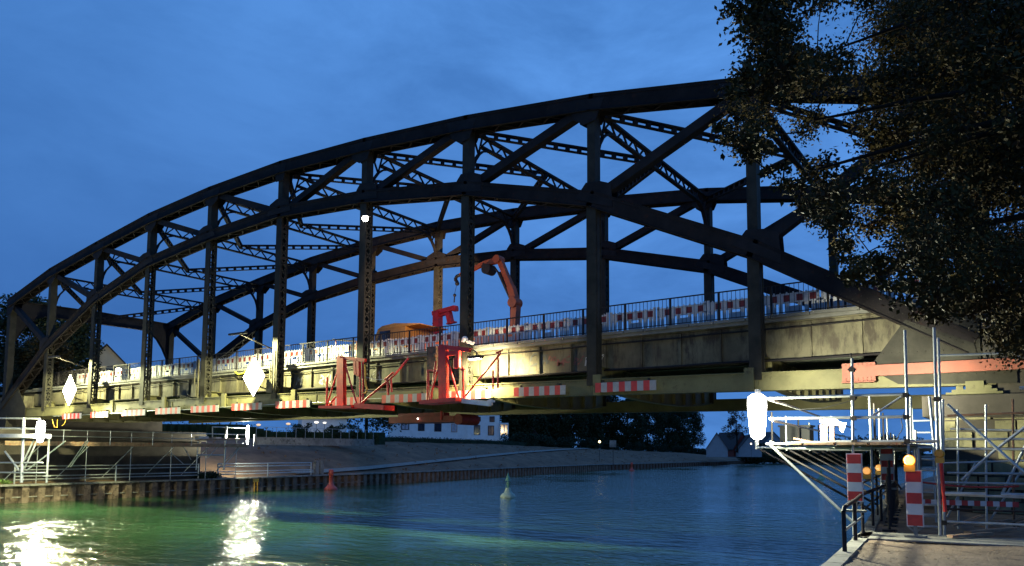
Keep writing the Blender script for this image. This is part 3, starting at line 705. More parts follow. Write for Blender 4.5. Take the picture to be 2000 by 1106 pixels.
# left shoreline as X over Y
SHL = [(-120, 6.4), (-20, 5.0), (-2, 4.8), (14, 4.4), (24, 3.5), (43, 1.3), (73, -4.0), (123, -11.5), (204, -18.0), (262, -24.0), (300, -31)]
SHR = [(-140, 68), (-40, 62.5), (-14, 60.85), (-9, 60.45), (-4.5, 59.9), (2, 59.2), (10.6, 58.35), (20, 57.5), (60, 57), (120, 56), (200, 60), (300, 60)]
def crest(Y): return interp([(-60, 5.2), (100, 5.2), (150, 4.6), (230, 3.7), (300, 2.0)], Y)
def zleft(d, Y):
    if d <= 1.8: return 1.3-0.25*max(0, min(1, (Y-40)/100))
    c = crest(Y); b = 1.3-0.25*max(0, min(1, (Y-40)/100)); t = min(1, (d-1.8)/15.5)
    return b+(c-b)*(t**0.9)
M_GRASS = mat('dry_grass', (0.17, 0.095, 0.05), 0.95, 0.4, 0.35, 0.8, c2=(0.09, 0.055, 0.028), f2=0.42, bscale=6)
M_SOIL = mat('dark_soil', (0.05, 0.042, 0.032), 0.95, 0.4, 0.8, 0.8, bscale=8)
ys = [-120+4*k for k in range(106)]
ds = [0, 0.5, 1.8, 3, 5, 7, 9, 11, 13, 15, 17.3, 19, 24, 40, 80, 200, 500]
mb = MB(); vs = []; fs = []
for Y in ys:
    sx = interp(SHL, Y)
    for d in ds:
        z = zleft(d, Y)
        if 3 < d < 300 and d > 19: z += 0.15*math.sin(Y*0.07+d*0.05)
        if d > 1.8: z += random.uniform(-0.08, 0.08)
        vs.append((sx-d, Y, z))
nd = len(ds)
for j in range(len(ys)-1):
    for k in range(nd-1): fs.append((j*nd+k, j*nd+k+1, (j+1)*nd+k+1, (j+1)*nd+k))
mb.add(vs, fs, smooth=True); tag(mb.build('left_bank_ground', M_GRASS), kind='structure')
# footpath climbing the slope
mb = MB(); pt = [(26, 1.9), (38, 2.8), (50, 4.3), (70, 6.8), (90, 9.5), (110, 12), (130, 14.8), (150, 17.6)]
vs = []
for Y in range(26, 150, 2):
    d = interp(pt, Y); sx = interp(SHL, Y)
    for q in (-0.5, 0.5):
        vs.append((sx-d-q, Y, zleft(d+q, Y)+0.16))
mb.add(vs, [(2*k, 2*k+1, 2*k+3, 2*k+2) for k in range(len(vs)//2-1)]); tag(mb.build('bank_path', mat('gravel_path', (0.22, 0.20, 0.17), 0.9, 0.2, 2)), kind='structure')
# sheet pile wall
def pile_wall(y0, y1, pitch, depth):
    mb = MB(); y = y0; out = []
    while y < y1:
        x = interp(SHL, y+pitch/2)
        out += [(x+0.02, y), (x+0.02, y+pitch*0.42), (x-depth, y+pitch*0.56), (x-depth, y+pitch*0.92)]; y += pitch
    vs = [(x, yy, z) for x, yy in out for z in (-0.6, 1.18)]
    mb.add(vs, [(2*k, 2*k+1, 2*k+3, 2*k+2) for k in range(len(out)-1)])
    return mb
t = empty('sheet_pile_wall', (4.8, 0, 0), 'rusty sheet pile wall with a steel cap along the left canal bank', 'quay wall')
pile_wall(-60, 120, 1.08, 0.42).build('piles', mat('pile_steel', (0.17, 0.12, 0.085), 0.8, 0.4, 0.9, 0.4, c2=(0.07, 0.045, 0.03), f2=0.45), t)
mb = MB()
for a, b in zip([-60+5*k for k in range(60)], [-55+5*k for k in range(60)]):
    pa, pb = V((interp(SHL, a)-0.16, a, 1.25)), V((interp(SHL, b)-0.16, b, 1.25))
    mb.beam(pa, pb, 0.62, 0.13); 
    if b < 40: mb.tube(pa+V((0.02, 0, -0.85)), pb+V((0.02, 0, -0.85)), 0.05, 6)
mb.build('cap', M_CONC, t)
mb = MB(); y = 120; vs = []
while y < 262:
    for yy, dx in ((y, 0.05), (y+1.2, 0.05), (y+1.3, -0.25), (y+2.1, -0.25)): x = interp(SHL, yy); vs += [(x+dx, yy, -0.5), (x+dx, yy, 1.0)]
    y += 2.2
mb.add(vs, [(2*k, 2*k+1, 2*k+3, 2*k+2) for k in range(len(vs)//2-1)])
tag(mb.build('timber_edge', M_RUST), 'dark piled edge along the far part of the left bank', 'quay wall')
# yellow numbered plate and dark plants on the pile wall
mb = MB(); p = V((interp(SHL, 19.5)+0.05, 19.5, 0.9)); mb.span(p.x-0.02, p.x+0.03, 19.2, 19.8, 0.85, 1.15); mb.span(p.x, p.x+0.05, 19.3, 19.36, -0.2, 0.85); mb.span(p.x, p.x+0.05, 19.64, 19.7, -0.2, 0.85)
tag(mb.build('mooring_ladder', M_YEL), 'small yellow ladder head on the pile wall right of the left scaffold', 'ladder')

# right bank, quay and foreground path
M_PATH = mat('sandy_path', (0.165, 0.115, 0.08), 0.95, 0.30, 1.1, 0.9, c2=(0.075, 0.048, 0.034), f2=0.42, bscale=22)
mb = MB(); ys = [-140+4*k for k in range(30)]+[-20+1*k for k in range(46)]+[30+10*k for k in range(28)]
ds = [0, 0.4, 1.0, 1.8, 2.6, 3.5, 5, 8, 15, 30, 60, 150, 500]; nd = len(ds); vs = []; fs = []
for Y in ys:
    sx = interp(SHR, Y)
    for d in ds:
        z = 2.2+(0.03*math.sin(Y*1.7+d*2.2) if d > 0.3 else 0)
        if Y > 40: z = 2.2-0.6*min(1, (Y-40)/60)
        vs.append((sx+d, Y, z))
for j in range(len(ys)-1):
    for k in range(nd-1): fs.append((j*nd+k, (j+1)*nd+k, (j+1)*nd+k+1, j*nd+k+1))
mb.add(vs, fs, smooth=True)
vs = []
for Y in ys: sx = interp(SHR, Y); vs += [(sx, Y, 2.2 if Y <= 40 else 1.6), (sx+0.02, Y, -1.0)]
tag(mb.build('right_bank_ground', M_PATH), kind='structure')
mb = MB(); mb.add(vs, [(2*k, 2*k+2, 2*k+3, 2*k+1) for k in range(len(vs)//2-1)])
for a, b in zip(ys[:-1], ys[1:]):
    if b < 32: mb.beam((interp(SHR, a)+0.10, a+0.015, 2.21), (interp(SHR, b)+0.10, b-0.015, 2.21), 0.24, 0.06)
tag(mb.build('quay_wall', M_CONC), 'concrete quay wall edge beside the path on the right bank', 'quay wall')
# pale concrete strip at the scaffold feet
mb = MB(); mb.prism([(60.5, -10.3, 2.225), (64.6, -9.6, 2.225), (64.6, -8.4, 2.225), (60.5, -8.9, 2.225)], (0, 0, 0.03)); tag(mb.build('kerb_strip', M_CONC), kind='structure')
# far bank closing the view
mb = MB(); pts = [(62, 196), (56, 222), (30, 250), (0, 285), (-40, 312), (-160, 345), (-500, 380)]
vs = []
for x, y in pts: vs += [(x, y, -0.5), (x, y, 0.9), (x+3, y+8, 2.6), (x+10, y+60, 4.0), (x+40, y+700, 4.0)]
fs = [(5*j+k, 5*j+k+1, 5*(j+1)+k+1, 5*(j+1)+k) for j in range(len(pts)-1) for k in range(4)]
mb.add(vs, fs, smooth=True)
mb.add([(62, 196, 1.2), (62, 900, 3), (900, 900, 3), (900, 196, 2.0)], [(0, 1, 2, 3)])
tag(mb.build('far_bank_ground', M_SOIL), kind='structure')

# ---- abutments
def stone_mat():
    mt = mat('stone_masonry', (0.20, 0.185, 0.11), 0.9, 0.4, 1.2, 0.6, c2=(0.10, 0.09, 0.05), f2=0.4)
    nt = mt.node_tree; n = nt.nodes; l = nt.links; b = n['Principled BSDF']
    tc = n.new('ShaderNodeTexCoord'); sp = n.new('ShaderNodeSeparateXYZ'); l.new(tc.outputs['Object'], sp.inputs[0])
    ad = n.new('ShaderNodeMath'); ad.operation = 'ADD'; l.new(sp.outputs[0], ad.inputs[0]); l.new(sp.outputs[1], ad.inputs[1])
    cb = n.new('ShaderNodeCombineXYZ'); l.new(ad.outputs[0], cb.inputs[0]); l.new(sp.outputs[2], cb.inputs[1])
    br = n.new('ShaderNodeTexBrick'); l.new(cb.outputs[0], br.inputs[0]); br.inputs['Scale'].default_value = 1.0
    br.inputs['Brick Width'].default_value = 0.75; br.inputs['Row Height'].default_value = 0.42; br.inputs['Mortar Size'].default_value = 0.02
    old = b.inputs['Base Color'].links[0].from_socket
    x = n.new('ShaderNodeMix'); x.data_type = 'RGBA'; x.blend_type = 'MULTIPLY'; l.new(br.outputs['Fac'], x.inputs[0]); l.new(old, x.inputs[6]); x.inputs[7].default_value = (0.15, 0.13, 0.10, 1)
    l.new(x.outputs[2], b.inputs['Base Color'])
    bp = n.new('ShaderNodeBump'); bp.invert = True; bp.inputs['Distance'].default_value = 0.05; l.new(br.outputs['Fac'], bp.inputs['Height'])
    ob = b.inputs['Normal'].links[0].from_node; l.new(bp.outputs[0], ob.inputs['Normal'])
    return mt
M_STONE = stone_mat()
def blocks(mb, x0, x1, y, z0, z1, seed):
    rr = random.Random(seed); z = z0
    while z < z1-0.05:
        h = min(rr.choice([0.32, 0.38, 0.45]), z1-z); x = x0
        while x < x1-0.02:
            w = min(rr.uniform(0.5, 1.0), x1-x)
            if x1-x-w < 0.25: w = x1-x
            if rr.random() > 0.14: mb.span(x+0.012+rr.uniform(0, 0.03), x+w-0.012-rr.uniform(0, 0.04), y-rr.uniform(0.0, 0.16), y+0.3, z+0.012, z+h-0.012-rr.uniform(0, 0.03))
            x += w
        z += h
t = empty('right_abutment', (62, 6, 2.2), 'stone and concrete bridge abutment on the right bank behind the scaffold', 'abutment')
mb = MB(); mb.span(61.2, 74, -0.9, 14.0, 1.5, 4.86); mb.build('masonry', M_DKCONC, t)
mb = MB(); blocks(mb, 61.1, 63.5, -0.92, 2.2, 4.84, 3)
rr = random.Random(5)
for zz in [2.2+0.42*k for k in range(6)]:
    y = -0.9
    while y < 13.5:
        w = rr.uniform(0.5, 1.0); mb.span(61.2-rr.uniform(0.02, 0.08), 61.35, y+0.012, y+w-0.012, zz+0.012, zz+0.41); y += w
mb.build('face_stones', mat('rough_stone', (0.17, 0.15, 0.085), 0.9, 0.45, 1.6, 0.9, c2=(0.06, 0.048, 0.03), f2=0.38), t)
mb = MB(); mb.span(60.8, 74, -1.15, 14.2, 4.86, 5.45); mb.span(62.3, 74, -0.15, 13.2, 5.0, 8.05); mb.build('bearing_bench', M_DKCONC, t)
t = empty('left_abutment', (2, 6, 1.3), 'dark concrete bridge abutment on the left bank behind the scaffold', 'abutment')
mb = MB(); mb.span(-12, 2.6, -1.6, 14.6, 0.9, 4.5); mb.build('masonry', M_DKCONC, t)
mb = MB(); mb.span(-12, 3.0, -1.8, 14.8, 4.5, 5.3); mb.span(-12, -1.2, -0.3, 13.2, 5.0, 7.6); mb.build('bearing_bench', M_DKCONC, t)
mb = MB(); mb.span(-1.1, 3.2, -0.2, 1.2, 6.75, 7.6); mb.span(0.5, 8.3, 0.5, 0.9, 6.9, 7.75); mb.build('end_wall', M_PANEL, t)
# left approach road on its embankment
mb = MB(); mb.add([(-12, -8, 5.0), (-12, -0.5, 8.0), (-12, 13.4, 8.0), (-12, 22, 4.5), (-120, -8, 5.5), (-120, -0.5, 8.2), (-120, 13.4, 8.2), (-120, 22, 5)], [(0, 1, 5, 4), (1, 2, 6, 5), (2, 3, 7, 6), (0, 3, 2, 1)])
tag(mb.build('left_approach_road', M_SOIL), kind='structure')
mb = MB(); mb.add([(66, -0.5, 8.1), (160, -0.5, 8.3), (160, 13.4, 8.3), (66, 13.4, 8.1), (68, -9, 2.3), (160, -9, 3), (160, 22, 3), (68, 22, 2.3)], [(0, 1, 2, 3), (4, 5, 1, 0), (3, 2, 6, 7), (4, 0, 3, 7)])
tag(mb.build('right_approach_road', M_SOIL), kind='structure')

# ---- foliage
def leaf_mat(name, c, var=0.5, c2=(0.06, 0.03, 0.02)):
    return mat(name, c, 0.6, var, 1.2, 0, c2=c2, f2=0.42, spec=0.08)
M_LEAFN = leaf_mat('near_leaves', (0.052, 0.038, 0.012), 0.4, (0.060, 0.028, 0.015))
M_LEAFD = leaf_mat('dark_leaves', (0.028, 0.040, 0.018), 0.5, (0.02, 0.022, 0.012))
M_HEDGE = leaf_mat('hedge_leaves', (0.020, 0.038, 0.022), 0.4, (0.014, 0.025, 0.015))
M_BARK = mat('bark', (0.022, 0.016, 0.012), 0.95, 0.3, 5, 0.6, spec=0.1)
def leaves(mb, c, rad, n, size, rr, droop=0.0, soft=False):
    c = V(c)
    for _ in range(n):
        while True:
            p = V((rr.uniform(-1, 1), rr.uniform(-1, 1), rr.uniform(-1, 1)))
            if soft: p = V((rr.gauss(0, 0.5), rr.gauss(0, 0.5), rr.gauss(-0.1, 0.5)))
            if p.length <= (1.5 if soft else 1): break
        p = V((p.x*rad[0], p.y*rad[1], p.z*rad[2]))+c
        a = rr.uniform(0, 6.28); tl = rr.uniform(-0.9, 0.9)-droop
        d = V((math.cos(a)*math.cos(tl), math.sin(a)*math.cos(tl), math.sin(tl))); s_ = d.cross(V((rr.uniform(-1, 1), rr.uniform(-1, 1), rr.uniform(-1, 1)))).normalized()
        L = size*rr.uniform(0.7, 1.35); w = L*0.30
        o = len(mb.v)
        mb.v += [tuple(p), tuple(p+d*L*0.45+s_*w), tuple(p+d*L), tuple(p+d*L*0.45-s_*w)]
        mb.f.append((o, o+1, o+2, o+3)); mb.m.append(0); mb.sm.append(False)
def bg_tree(name, base, h, w, label, seed, mt=M_LEAFD, n=26, per=130, leaf=0.45, trunk=0.35, low=0.15, cat='tree', group=None):
    rr = random.Random(seed); base = V(base)
    t = empty(name, base, label, cat, group)
    mb = MB(); mb.tube(base, base+V((0, 0, h*0.7)), trunk, 7, r2=trunk*0.4)
    cs = []
    for k in range(n):
        a = rr.uniform(0, 6.28); zz = rr.uniform(low, 0.95); rad = w*0.5*math.sqrt(rr.random())*(1-abs(zz-0.5)*0.7)
        cs.append(base+V((math.cos(a)*rad, math.sin(a)*rad, zz*h)))
    for c in cs[:8]: mb.tube(base+V((0, 0, h*0.35)), c, trunk*0.3, 5, r2=trunk*0.08)
    mb.build('trunk', M_BARK, t)
    mb = MB()
    for c in cs:
        r0 = w*rr.uniform(0.13, 0.22); leaves(mb, c, (r0, r0, r0*0.8), per, leaf, rr)
    mb.build('crown', mt, t)
    return t
# left end trees behind the portal
def onDb(u, D, z): q = onD(u, 880, D); return (q.x, q.y, z)
bg_tree('broadleaf_tree', onDb(20, 74, 5.0), 13.5, 7.5, 'dark broadleaf tree at the left edge behind the first truss panel', 11, n=60, per=300, leaf=0.30)
bg_tree('broadleaf_tree', onDb(112, 88, 5.0), 14.8, 7.6, 'dark green tree left of the gabled house, behind the second truss post', 12, n=70, per=330, leaf=0.30)
bg_tree('broadleaf_tree', onDb(62, 68, 4.6), 9.0, 6.0, 'bushy olive green tree low at the left edge beside the end post', 13, M_LEAFN, n=50, per=300, leaf=0.26)
bg_tree('broadleaf_tree', onDb(85, 100, 5.0), 16, 9, 'tall dark tree far behind the left bridge end', 14, n=60, per=260, leaf=0.35)
bg_tree('garden_shrub', onDb(203, 86, 8.5), 4.2, 1.6, 'small shrub in front of the lit house gable', 15, n=14, per=90, leaf=0.25, trunk=0.08)
# gabled house behind the left approach
def gable_house(c, w, L, eave, ridge, rz, wall, roof, label, wins=(), group=None, name='gabled_house'):
    c = V(c); t = empty(name, c, label, 'house', group); ca, sa = math.cos(rz), math.sin(rz)
    def W(x, y, z): return V((c.x+x*ca-y*sa, c.y+x*sa+y*ca, c.z+z))
    mb = MB(); pr = [(-w/2, 0), (w/2, 0), (w/2, eave), (0, ridge), (-w/2, eave)]
    vs = [W(x, -L/2, z) for x, z in pr]+[W(x, L/2, z) for x, z in pr]
    mb.add(vs, [(0, 1, 2, 3, 4), (9, 8, 7, 6, 5)]+[(k, k+5, (k+1) % 5+5, (k+1) % 5) for k in range(5)]); mb.build('wall', wall, t)
    mb = MB(); sl = (ridge-eave)/(w/2); ov = 0.5
    for s in (-1, 1):
        a = [W(0, -L/2-0.4, ridge+0.12), W(s*(w/2+ov), -L/2-0.4, eave-ov*sl+0.12), W(s*(w/2+ov), L/2+0.4, eave-ov*sl+0.12), W(0, L/2+0.4, ridge+0.12)]
        mb.prism(a, (0, 0, 0.22))
    mb.build('roof', roof, t)
    for (x, z, ww, hh) in wins:
        mb = MB(); vs = [W(x-ww/2, -L/2-0.03, z), W(x+ww/2, -L/2-0.03, z), W(x+ww/2, -L/2-0.03, z+hh), W(x-ww/2, -L/2-0.03, z+hh)]
        mb.prism(vs, (W(0, 0.05, 0)-W(0, 0, 0))); mb.build('window', M_GLASS, t)
    return t
M_CREAM = mat('cream_render', (0.55, 0.50, 0.36), 0.8, 0.1, 1); M_WREND = mat('white_render', (0.80, 0.78, 0.74), 0.8, 0.08, 1); M_ROOF = mat('dark_roof_tiles', (0.045, 0.035, 0.035), 0.8, 0.2, 6); M_REDROOF = mat('red_roof_tiles', (0.25, 0.05, 0.035), 0.8, 0.2, 6)
c = onD(214, 735, 96)
gable_house((c.x, c.y, 7.0), 7.0, 8, 5.6, 9.3, R(56), M_CREAM, M_ROOF, 'cream gabled house with a dark roof behind the left end of the bridge', wins=((0.3, 5.3, 1.3, 1.2), (-1.8, 2.5, 1.0, 1.3), (1.8, 2.5, 1.0, 1.3)))
# street lamp by the house
g0 = onD(231, 728, 80)
t = empty('street_lamp', (g0.x, g0.y, 8.0), 'small lit street lamp in front of the cream gabled house', 'street lamp')
mb = MB(); mb.tube((g0.x, g0.y, 8.0), (g0.x, g0.y, g0.z), 0.06, 8, r2=0.04); mb.build('pole', M_GALV, t)
mb = MB(); mb.ball((g0.x, g0.y, g0.z+0.15), 0.34, 7); mb.build('globe', emis('warm_globe', (1.0, 0.82, 0.5), 12), t)
lamp('globe_light', 'POINT', (g0.x+0.5, g0.y-0.2, g0.z+0.6), 1100, (1.0, 0.85, 0.55), t, 0.3)

# ---- white house on the far part of the left bank
cA, cB = onD(758, 852, 175), onD(990, 856, 175); ax = (cB-cA); ax.z = 0; Lh = ax.length; ax.normalize(); nx = V((ax.y, -ax.x, 0)) if V((ax.y, -ax.x, 0)).dot(CAM-cA) > 0 else V((-ax.y, ax.x, 0))
t = empty('white_house', (cA.x, cA.y, 4.5), 'long white two storey house with blue grey windows behind the hedge', 'house')
def HB(mb, a, b, z0, z1, d0, d1, mi=0):
    p = [cA+ax*a+nx*d0, cA+ax*b+nx*d0, cA+ax*b+nx*d1, cA+ax*a+nx*d1]
    mb.prism([V((q.x, q.y, (z0+z1)/2)) for q in p], (0, 0, z1-z0), mi)
fr = lambda u: Lh*(u-758)/(990-758)
z0 = 4.5
mb = MB(); HB(mb, 0, fr(913), z0, 11.3, -9, 0); HB(mb, fr(913)+0.01, fr(975), z0, 13.6, -9, 1.2); mb.build('wall', M_WREND, t)
mb = MB()
HB(mb, -0.6, fr(913)-0.1, 11.3, 11.7, -9.5, 0.6); HB(mb, fr(912), fr(977), 13.6, 13.95, -9.5, 1.8); mb.build('roof', M_REDROOF, t)
def zpx(v, D=175): return CAM.z+(882-v)/FPX*D
for (u0, u1, v0, v1, dd) in ((783, 799, 824, 841, 0), (752, 762, 822, 840, 0), (816, 829, 828, 843, 0), (848, 862, 827, 844, 0), (926, 938, 831, 850, 1.2), (953, 965, 832, 851, 1.2), (929, 939, 815, 824, 1.2), (956, 966, 814, 825, 1.2), (881, 893, 828, 845, 0)):
    f = MB(); HB(f, max(0.05, fr(u0)), fr(u1), zpx(v1), zpx(v0), dd+0.0, dd+0.06); wf = f.build('window', M_DARK if u0 != 881 else mat('lit_curtain_frame', (0.5, 0.3, 0.2), 0.7), t)
    f = MB(); c0 = max(0.05, fr(u0)); w_ = fr(u1)-c0
    HB(f, c0+w_*0.12, c0+w_*0.46, zpx(v1)+0.15, zpx(v0)-0.15, dd+0.06, dd+0.09); HB(f, c0+w_*0.54, c0+w_*0.88, zpx(v1)+0.15, zpx(v0)-0.15, dd+0.06, dd+0.09)
    pn = f.build('pane', M_GLASS if u0 not in (881, 783) else mat('pale_curtain', (0.45, 0.42, 0.45), 0.6), t); mw = pn.matrix_world.copy(); pn.parent = wf; pn.location = (0, 0, 0)
# glazed porch at the right end
mb = MB(); a0, a1 = fr(976), fr(993)
HB(mb, a0, a1, zpx(851)-2, zpx(850), -2, 2.0); HB(mb, a0, a1, zpx(830), zpx(827), -2, 2.2)
for q in (a0+0.1, (a0+a1)/2, a1-0.1): HB(mb, q-0.12, q+0.12, zpx(850), zpx(830), 1.8, 2.0)
mb.build('porch', M_WREND, t)
mb = MB(); HB(mb, a0, a1, zpx(850), zpx(830), 1.2, 1.6); mb.build('porch_glass', M_GLASS, t)
# hedge in front
t = empty('clipped_hedge', (-14, 60, 5), 'long dark clipped hedge along the crest in front of the white house', 'hedge')
mb = MB(); rr = random.Random(21); core = MB()
for k in range(60):
    Y = 54+k*1.0; d = 18.2; x = interp(SHL, Y)-d; z = crest(Y)
    leaves(mb, (x, Y, z+0.35), (0.8, 0.8, 0.62), 130, 0.20, rr); core.span(x-0.5, x+0.5, Y-0.52, Y+0.52, z-0.5, z+0.72)
mb.build('foliage', M_HEDGE, t); core.build('inner_branches', M_HEDGE, t)
# terrace wall and railing
t = empty('terrace_wall', (-14, 35, 5), 'low pale terrace wall on the crest left of the hedge', 'wall')
q0, q1 = onD(500, 856, 83), onD(729, 860, 96)
mb = MB(); mb.beam(q0+V((0, 0, -0.3)), q1+V((0, 0, -0.3)), 0.4, 0.85); mb.build('wall', M_CONC, t)
t2 = empty('terrace_railing', q0, 'thin metal railing standing on the pale terrace wall', 'railing')
mb = MB(); mb.beam(q0+V((0, 0, 1.25)), q1+V((0, 0, 1.25)), 0.04, 0.04); mb.build('handrail', M_GALV, t2)
for k in range(14):
    a = q0.lerp(q1, k/13); mb = MB(); mb.beam(a+V((0, 0, 0.1)), a+V((0, 0, 1.25)), 0.035, 0.035, (1, 0, 0)); mb.build('baluster_post', M_GALV, t2)
# white marquee/pavilion and its lamps behind the terrace
q0, q1 = onD(585, 845, 115), onD(672, 847, 118)
t = empty('garden_pavilion', q0, 'white walled pavilion behind the terrace railing', 'pavilion')
mb = MB(); mb.beam(q0+V((0, 0, 0.5)), q1+V((0, 0, 0.5)), 3, 3.4); mb.build('wall', M_WREND, t); mb = MB(); mb.beam(q0+V((0, 0, 2.4)), q1+V((0, 0, 2.4)), 4, 0.3); mb.build('roof', M_ROOF, t)
for u, v, s, lab, mt in ((618, 825, 0.45, 'pale ceiling lamp glowing over the terrace, left of two', M_LAMP), (634, 826, 0.35, 'pale ceiling lamp glowing over the terrace, right of two', M_LAMP), (563, 828, 0.45, 'cream globe lamp left of the pavilion', None), (505, 830, 0.45, 'orange glowing globe lamp at the left end of the terrace', None)):
    c = onD(u, v, 104); t = empty('terrace_lamp', c, lab, 'lamp', 'lamps on the terrace'); mb = MB(); mb.ball(c, s*0.7, 6, sz=0.5); mb.build('globe', emis('terrace_glow', (1.0, 0.9, 0.7) if mt else (1.0, 0.62, 0.22), 2 if mt else 0.9), t)
    mb = MB(); mb.tube(c, V((c.x, c.y, 5.2)), 0.03, 5); mb.build('pole', M_DARK, t)
rr = random.Random(31)
for k, u in enumerate((578, 592, 645, 655, 690)):
    b = onD(u, 856, 100); bg_tree('terrace_bush', (b.x, b.y, 5.0), 2.0+0.4*(k % 2), 2.4, 'dark bush behind the terrace railing, %s from the left' % ['first', 'second', 'third', 'fourth', 'last'][k], 40+k, M_HEDGE, 12, 90, 0.22, 0.05, group='bushes behind the terrace railing')
bg_tree('broadleaf_tree', tuple(onD(715, 855, 130)), 11, 12, 'dark tree between the pavilion and the white house', 50, n=30, per=160, leaf=0.45)
def crest_pos(u, d):
    best = min((abs(proj((interp(SHL, k*1.0)-d, k*1.0, 5))[0]-u), k) for k in range(25, 290)); Y = best[1]
    return (interp(SHL, Y)-d, Y, zleft(min(d, 17.3), Y)-0.2)
# dark hedge behind the terrace and garden wall
t = empty('garden_hedge', onD(340, 870, 98), 'long dark hedge behind the terrace railing, left of the pavilion', 'hedge')
mb = MB(); core = MB(); rr = random.Random(8)
for k in range(40):
    u = 195+k*14; D = 94+0.02*k; q = onD(u, 870, D+6); h = 7.6-1.1*min(1, max(0, (u-470)/60)); hh = h-4.6
    leaves(mb, (q.x, q.y, 4.6+hh*0.5), (0.8, 0.8, hh*0.55), 110, 0.24, rr); core.box((q.x, q.y, 4.6+hh*0.42), (1.0, 1.1, hh*0.84))
mb.build('foliage', M_HEDGE, t); core.build('inner_branches', M_HEDGE, t)
# tree belt behind the crest
belt = [(1010, 150, 8), (1040, 145, 6.5), (1075, 150, 11), (1110, 160, 12), (1150, 150, 9), (1185, 165, 13), (1225, 165, 12), (1265, 172, 14), (1305, 172, 14), (1322, 178, 15.5), (1345, 182, 14)]
nm = ['first', 'second', 'third', 'fourth', 'fifth', 'sixth', 'seventh', 'eighth', 'ninth', 'tenth', 'last']
for k, (u, D, h) in enumerate(belt):
    bg_tree('belt_tree', crest_pos(u, 27+(k % 3)*3), h*1.45, 12 if h > 10 else 8, 'dark tree in the belt right of the white house, %s from the left' % nm[k], 60+k, M_LEAFD, 64, 190, 0.6, group='trees behind the grassy bank', low=0.05)
for k, (u, D) in enumerate(((1005, 128), (1035, 130), (1060, 130), (1105, 136), (1150, 140), (1195, 145), (1240, 150), (1290, 155), (1330, 160), (1360, 165), (1378, 172))):
    bg_tree('hedge_bush', crest_pos(u, 20.5), 2.6, 6.0, 'low dark bush along the crest below the tree belt, %s from the left' % nm[k], 80+k, M_HEDGE, 22, 110, 0.4, 0.08, low=0.05, group='bushes along the crest')
# small gable between house and belt
c = onD(1024, 872, 190); gable_house((c.x, c.y, 4.0), 8, 8, 3.0, 7.4, R(35), M_ROOF, M_ROOF, 'dark little gabled roof between the white house and the trees')
# houses beyond the trees
M_GREYW = mat('grey_white_render', (0.30, 0.29, 0.30), 0.8, 0.08, 1)
for k, (u, D, w, e_, r_, rz, lab) in enumerate(((1400, 225, 6, 2.4, 6.9, 20, 'white gabled house right of the tree belt'), (1428, 245, 7, 2.8, 7.6, 60, 'darker gabled house behind the white one beyond the trees'), (1458, 240, 7, 2.4, 6.6, 30, 'pale gabled house left of the bright work lamp'), (1500, 290, 11, 3.5, 9, 40, 'distant gabled house right behind the bright work lamp'))):
    c = onD(u, 884, D); gable_house((c.x, c.y, 2.6), w, 10, e_, r_, R(rz), M_GREYW if k != 1 else M_REDROOF, M_ROOF, lab, group='houses beyond the tree belt')
bg_tree('bare_tree', tuple(onD(1440, 884, 232)), 14, 7, 'thin brownish tree standing among the distant houses', 95, mat('brown_twigs', (0.07, 0.045, 0.03), 0.8), 26, 60, 0.5, 0.3, 0.35)
for k, (u, D, h, w) in enumerate(((1470, 275, 5, 14), (1500, 285, 4.5, 16), (1540, 285, 5, 16), (1580, 280, 6, 18), (1625, 270, 5, 18), (1670, 262, 6.5, 18), (1715, 255, 7, 18), (1760, 250, 7, 18))):
    b = onD(u, 882, D); bg_tree('shore_bush', (b.x, b.y, 1.5), h, w, 'dark bushes on the far shore under the right scaffold, %s clump from the left' % nm[k], 110+k, M_LEAFD, 30, 70, 0.9, 0.15, low=0.0, group='bush clumps on the far shore')
for k, (u, v, D, c_, lab) in enumerate(((1467, 867, 215, (1, 0.75, 0.5), 'tiny warm lamp by the distant houses'), (1171, 863, 135, (1.0, 0.8, 0.35), 'small yellow light in front of the dark trees'), (1606, 822, 120, (1.0, 0.9, 0.7), 'distant bright lamp seen through the right scaffold'))):
    c = onD(u, v, D); t = empty('distant_lamp', c, lab, 'lamp', 'distant lamps'); mb = MB(); mb.ball(c, 0.22 if k < 2 else 0.45, 6); mb.build('globe', emis('distant_glow', c_, 5), t)
    mb = MB(); mb.tube(c, V((c.x, c.y, 2.2)), 0.04, 5); mb.build('pole', M_DARK, t)
# sign plate on a post on the bank
b = onZ(1197, 905, 1.2); b = onD(1197, 905, 150); t = empty('waterway_sign', b, 'pale square sign on a thin post on the grassy bank', 'sign')
mb = MB(); c = onD(1197, 867, 150); mb.box(c, (1.3, 0.08, 1.35), rz=YAW*-1+0.0); mb.build('plate', M_CONC, t)
mb = MB(); mb.tube(V((c.x, c.y+0.1, c.z)), V((c.x, c.y+0.1, 1.2)), 0.05, 6); mb.build('pole', M_DARK, t)
# tufts on the slope
tv = []; mb = MB(); rr = random.Random(77)
for k in range(260):
    Y = rr.uniform(25, 200); d = rr.uniform(1.5, 17); x = interp(SHL, Y)-d
    leaves(mb, (x, Y, zleft(d, Y)+0.1), (0.25, 0.25, 0.10), 5, 0.22, rr, -0.8)
tag(mb.build('grass_tufts', M_GRASS), kind='stuff')

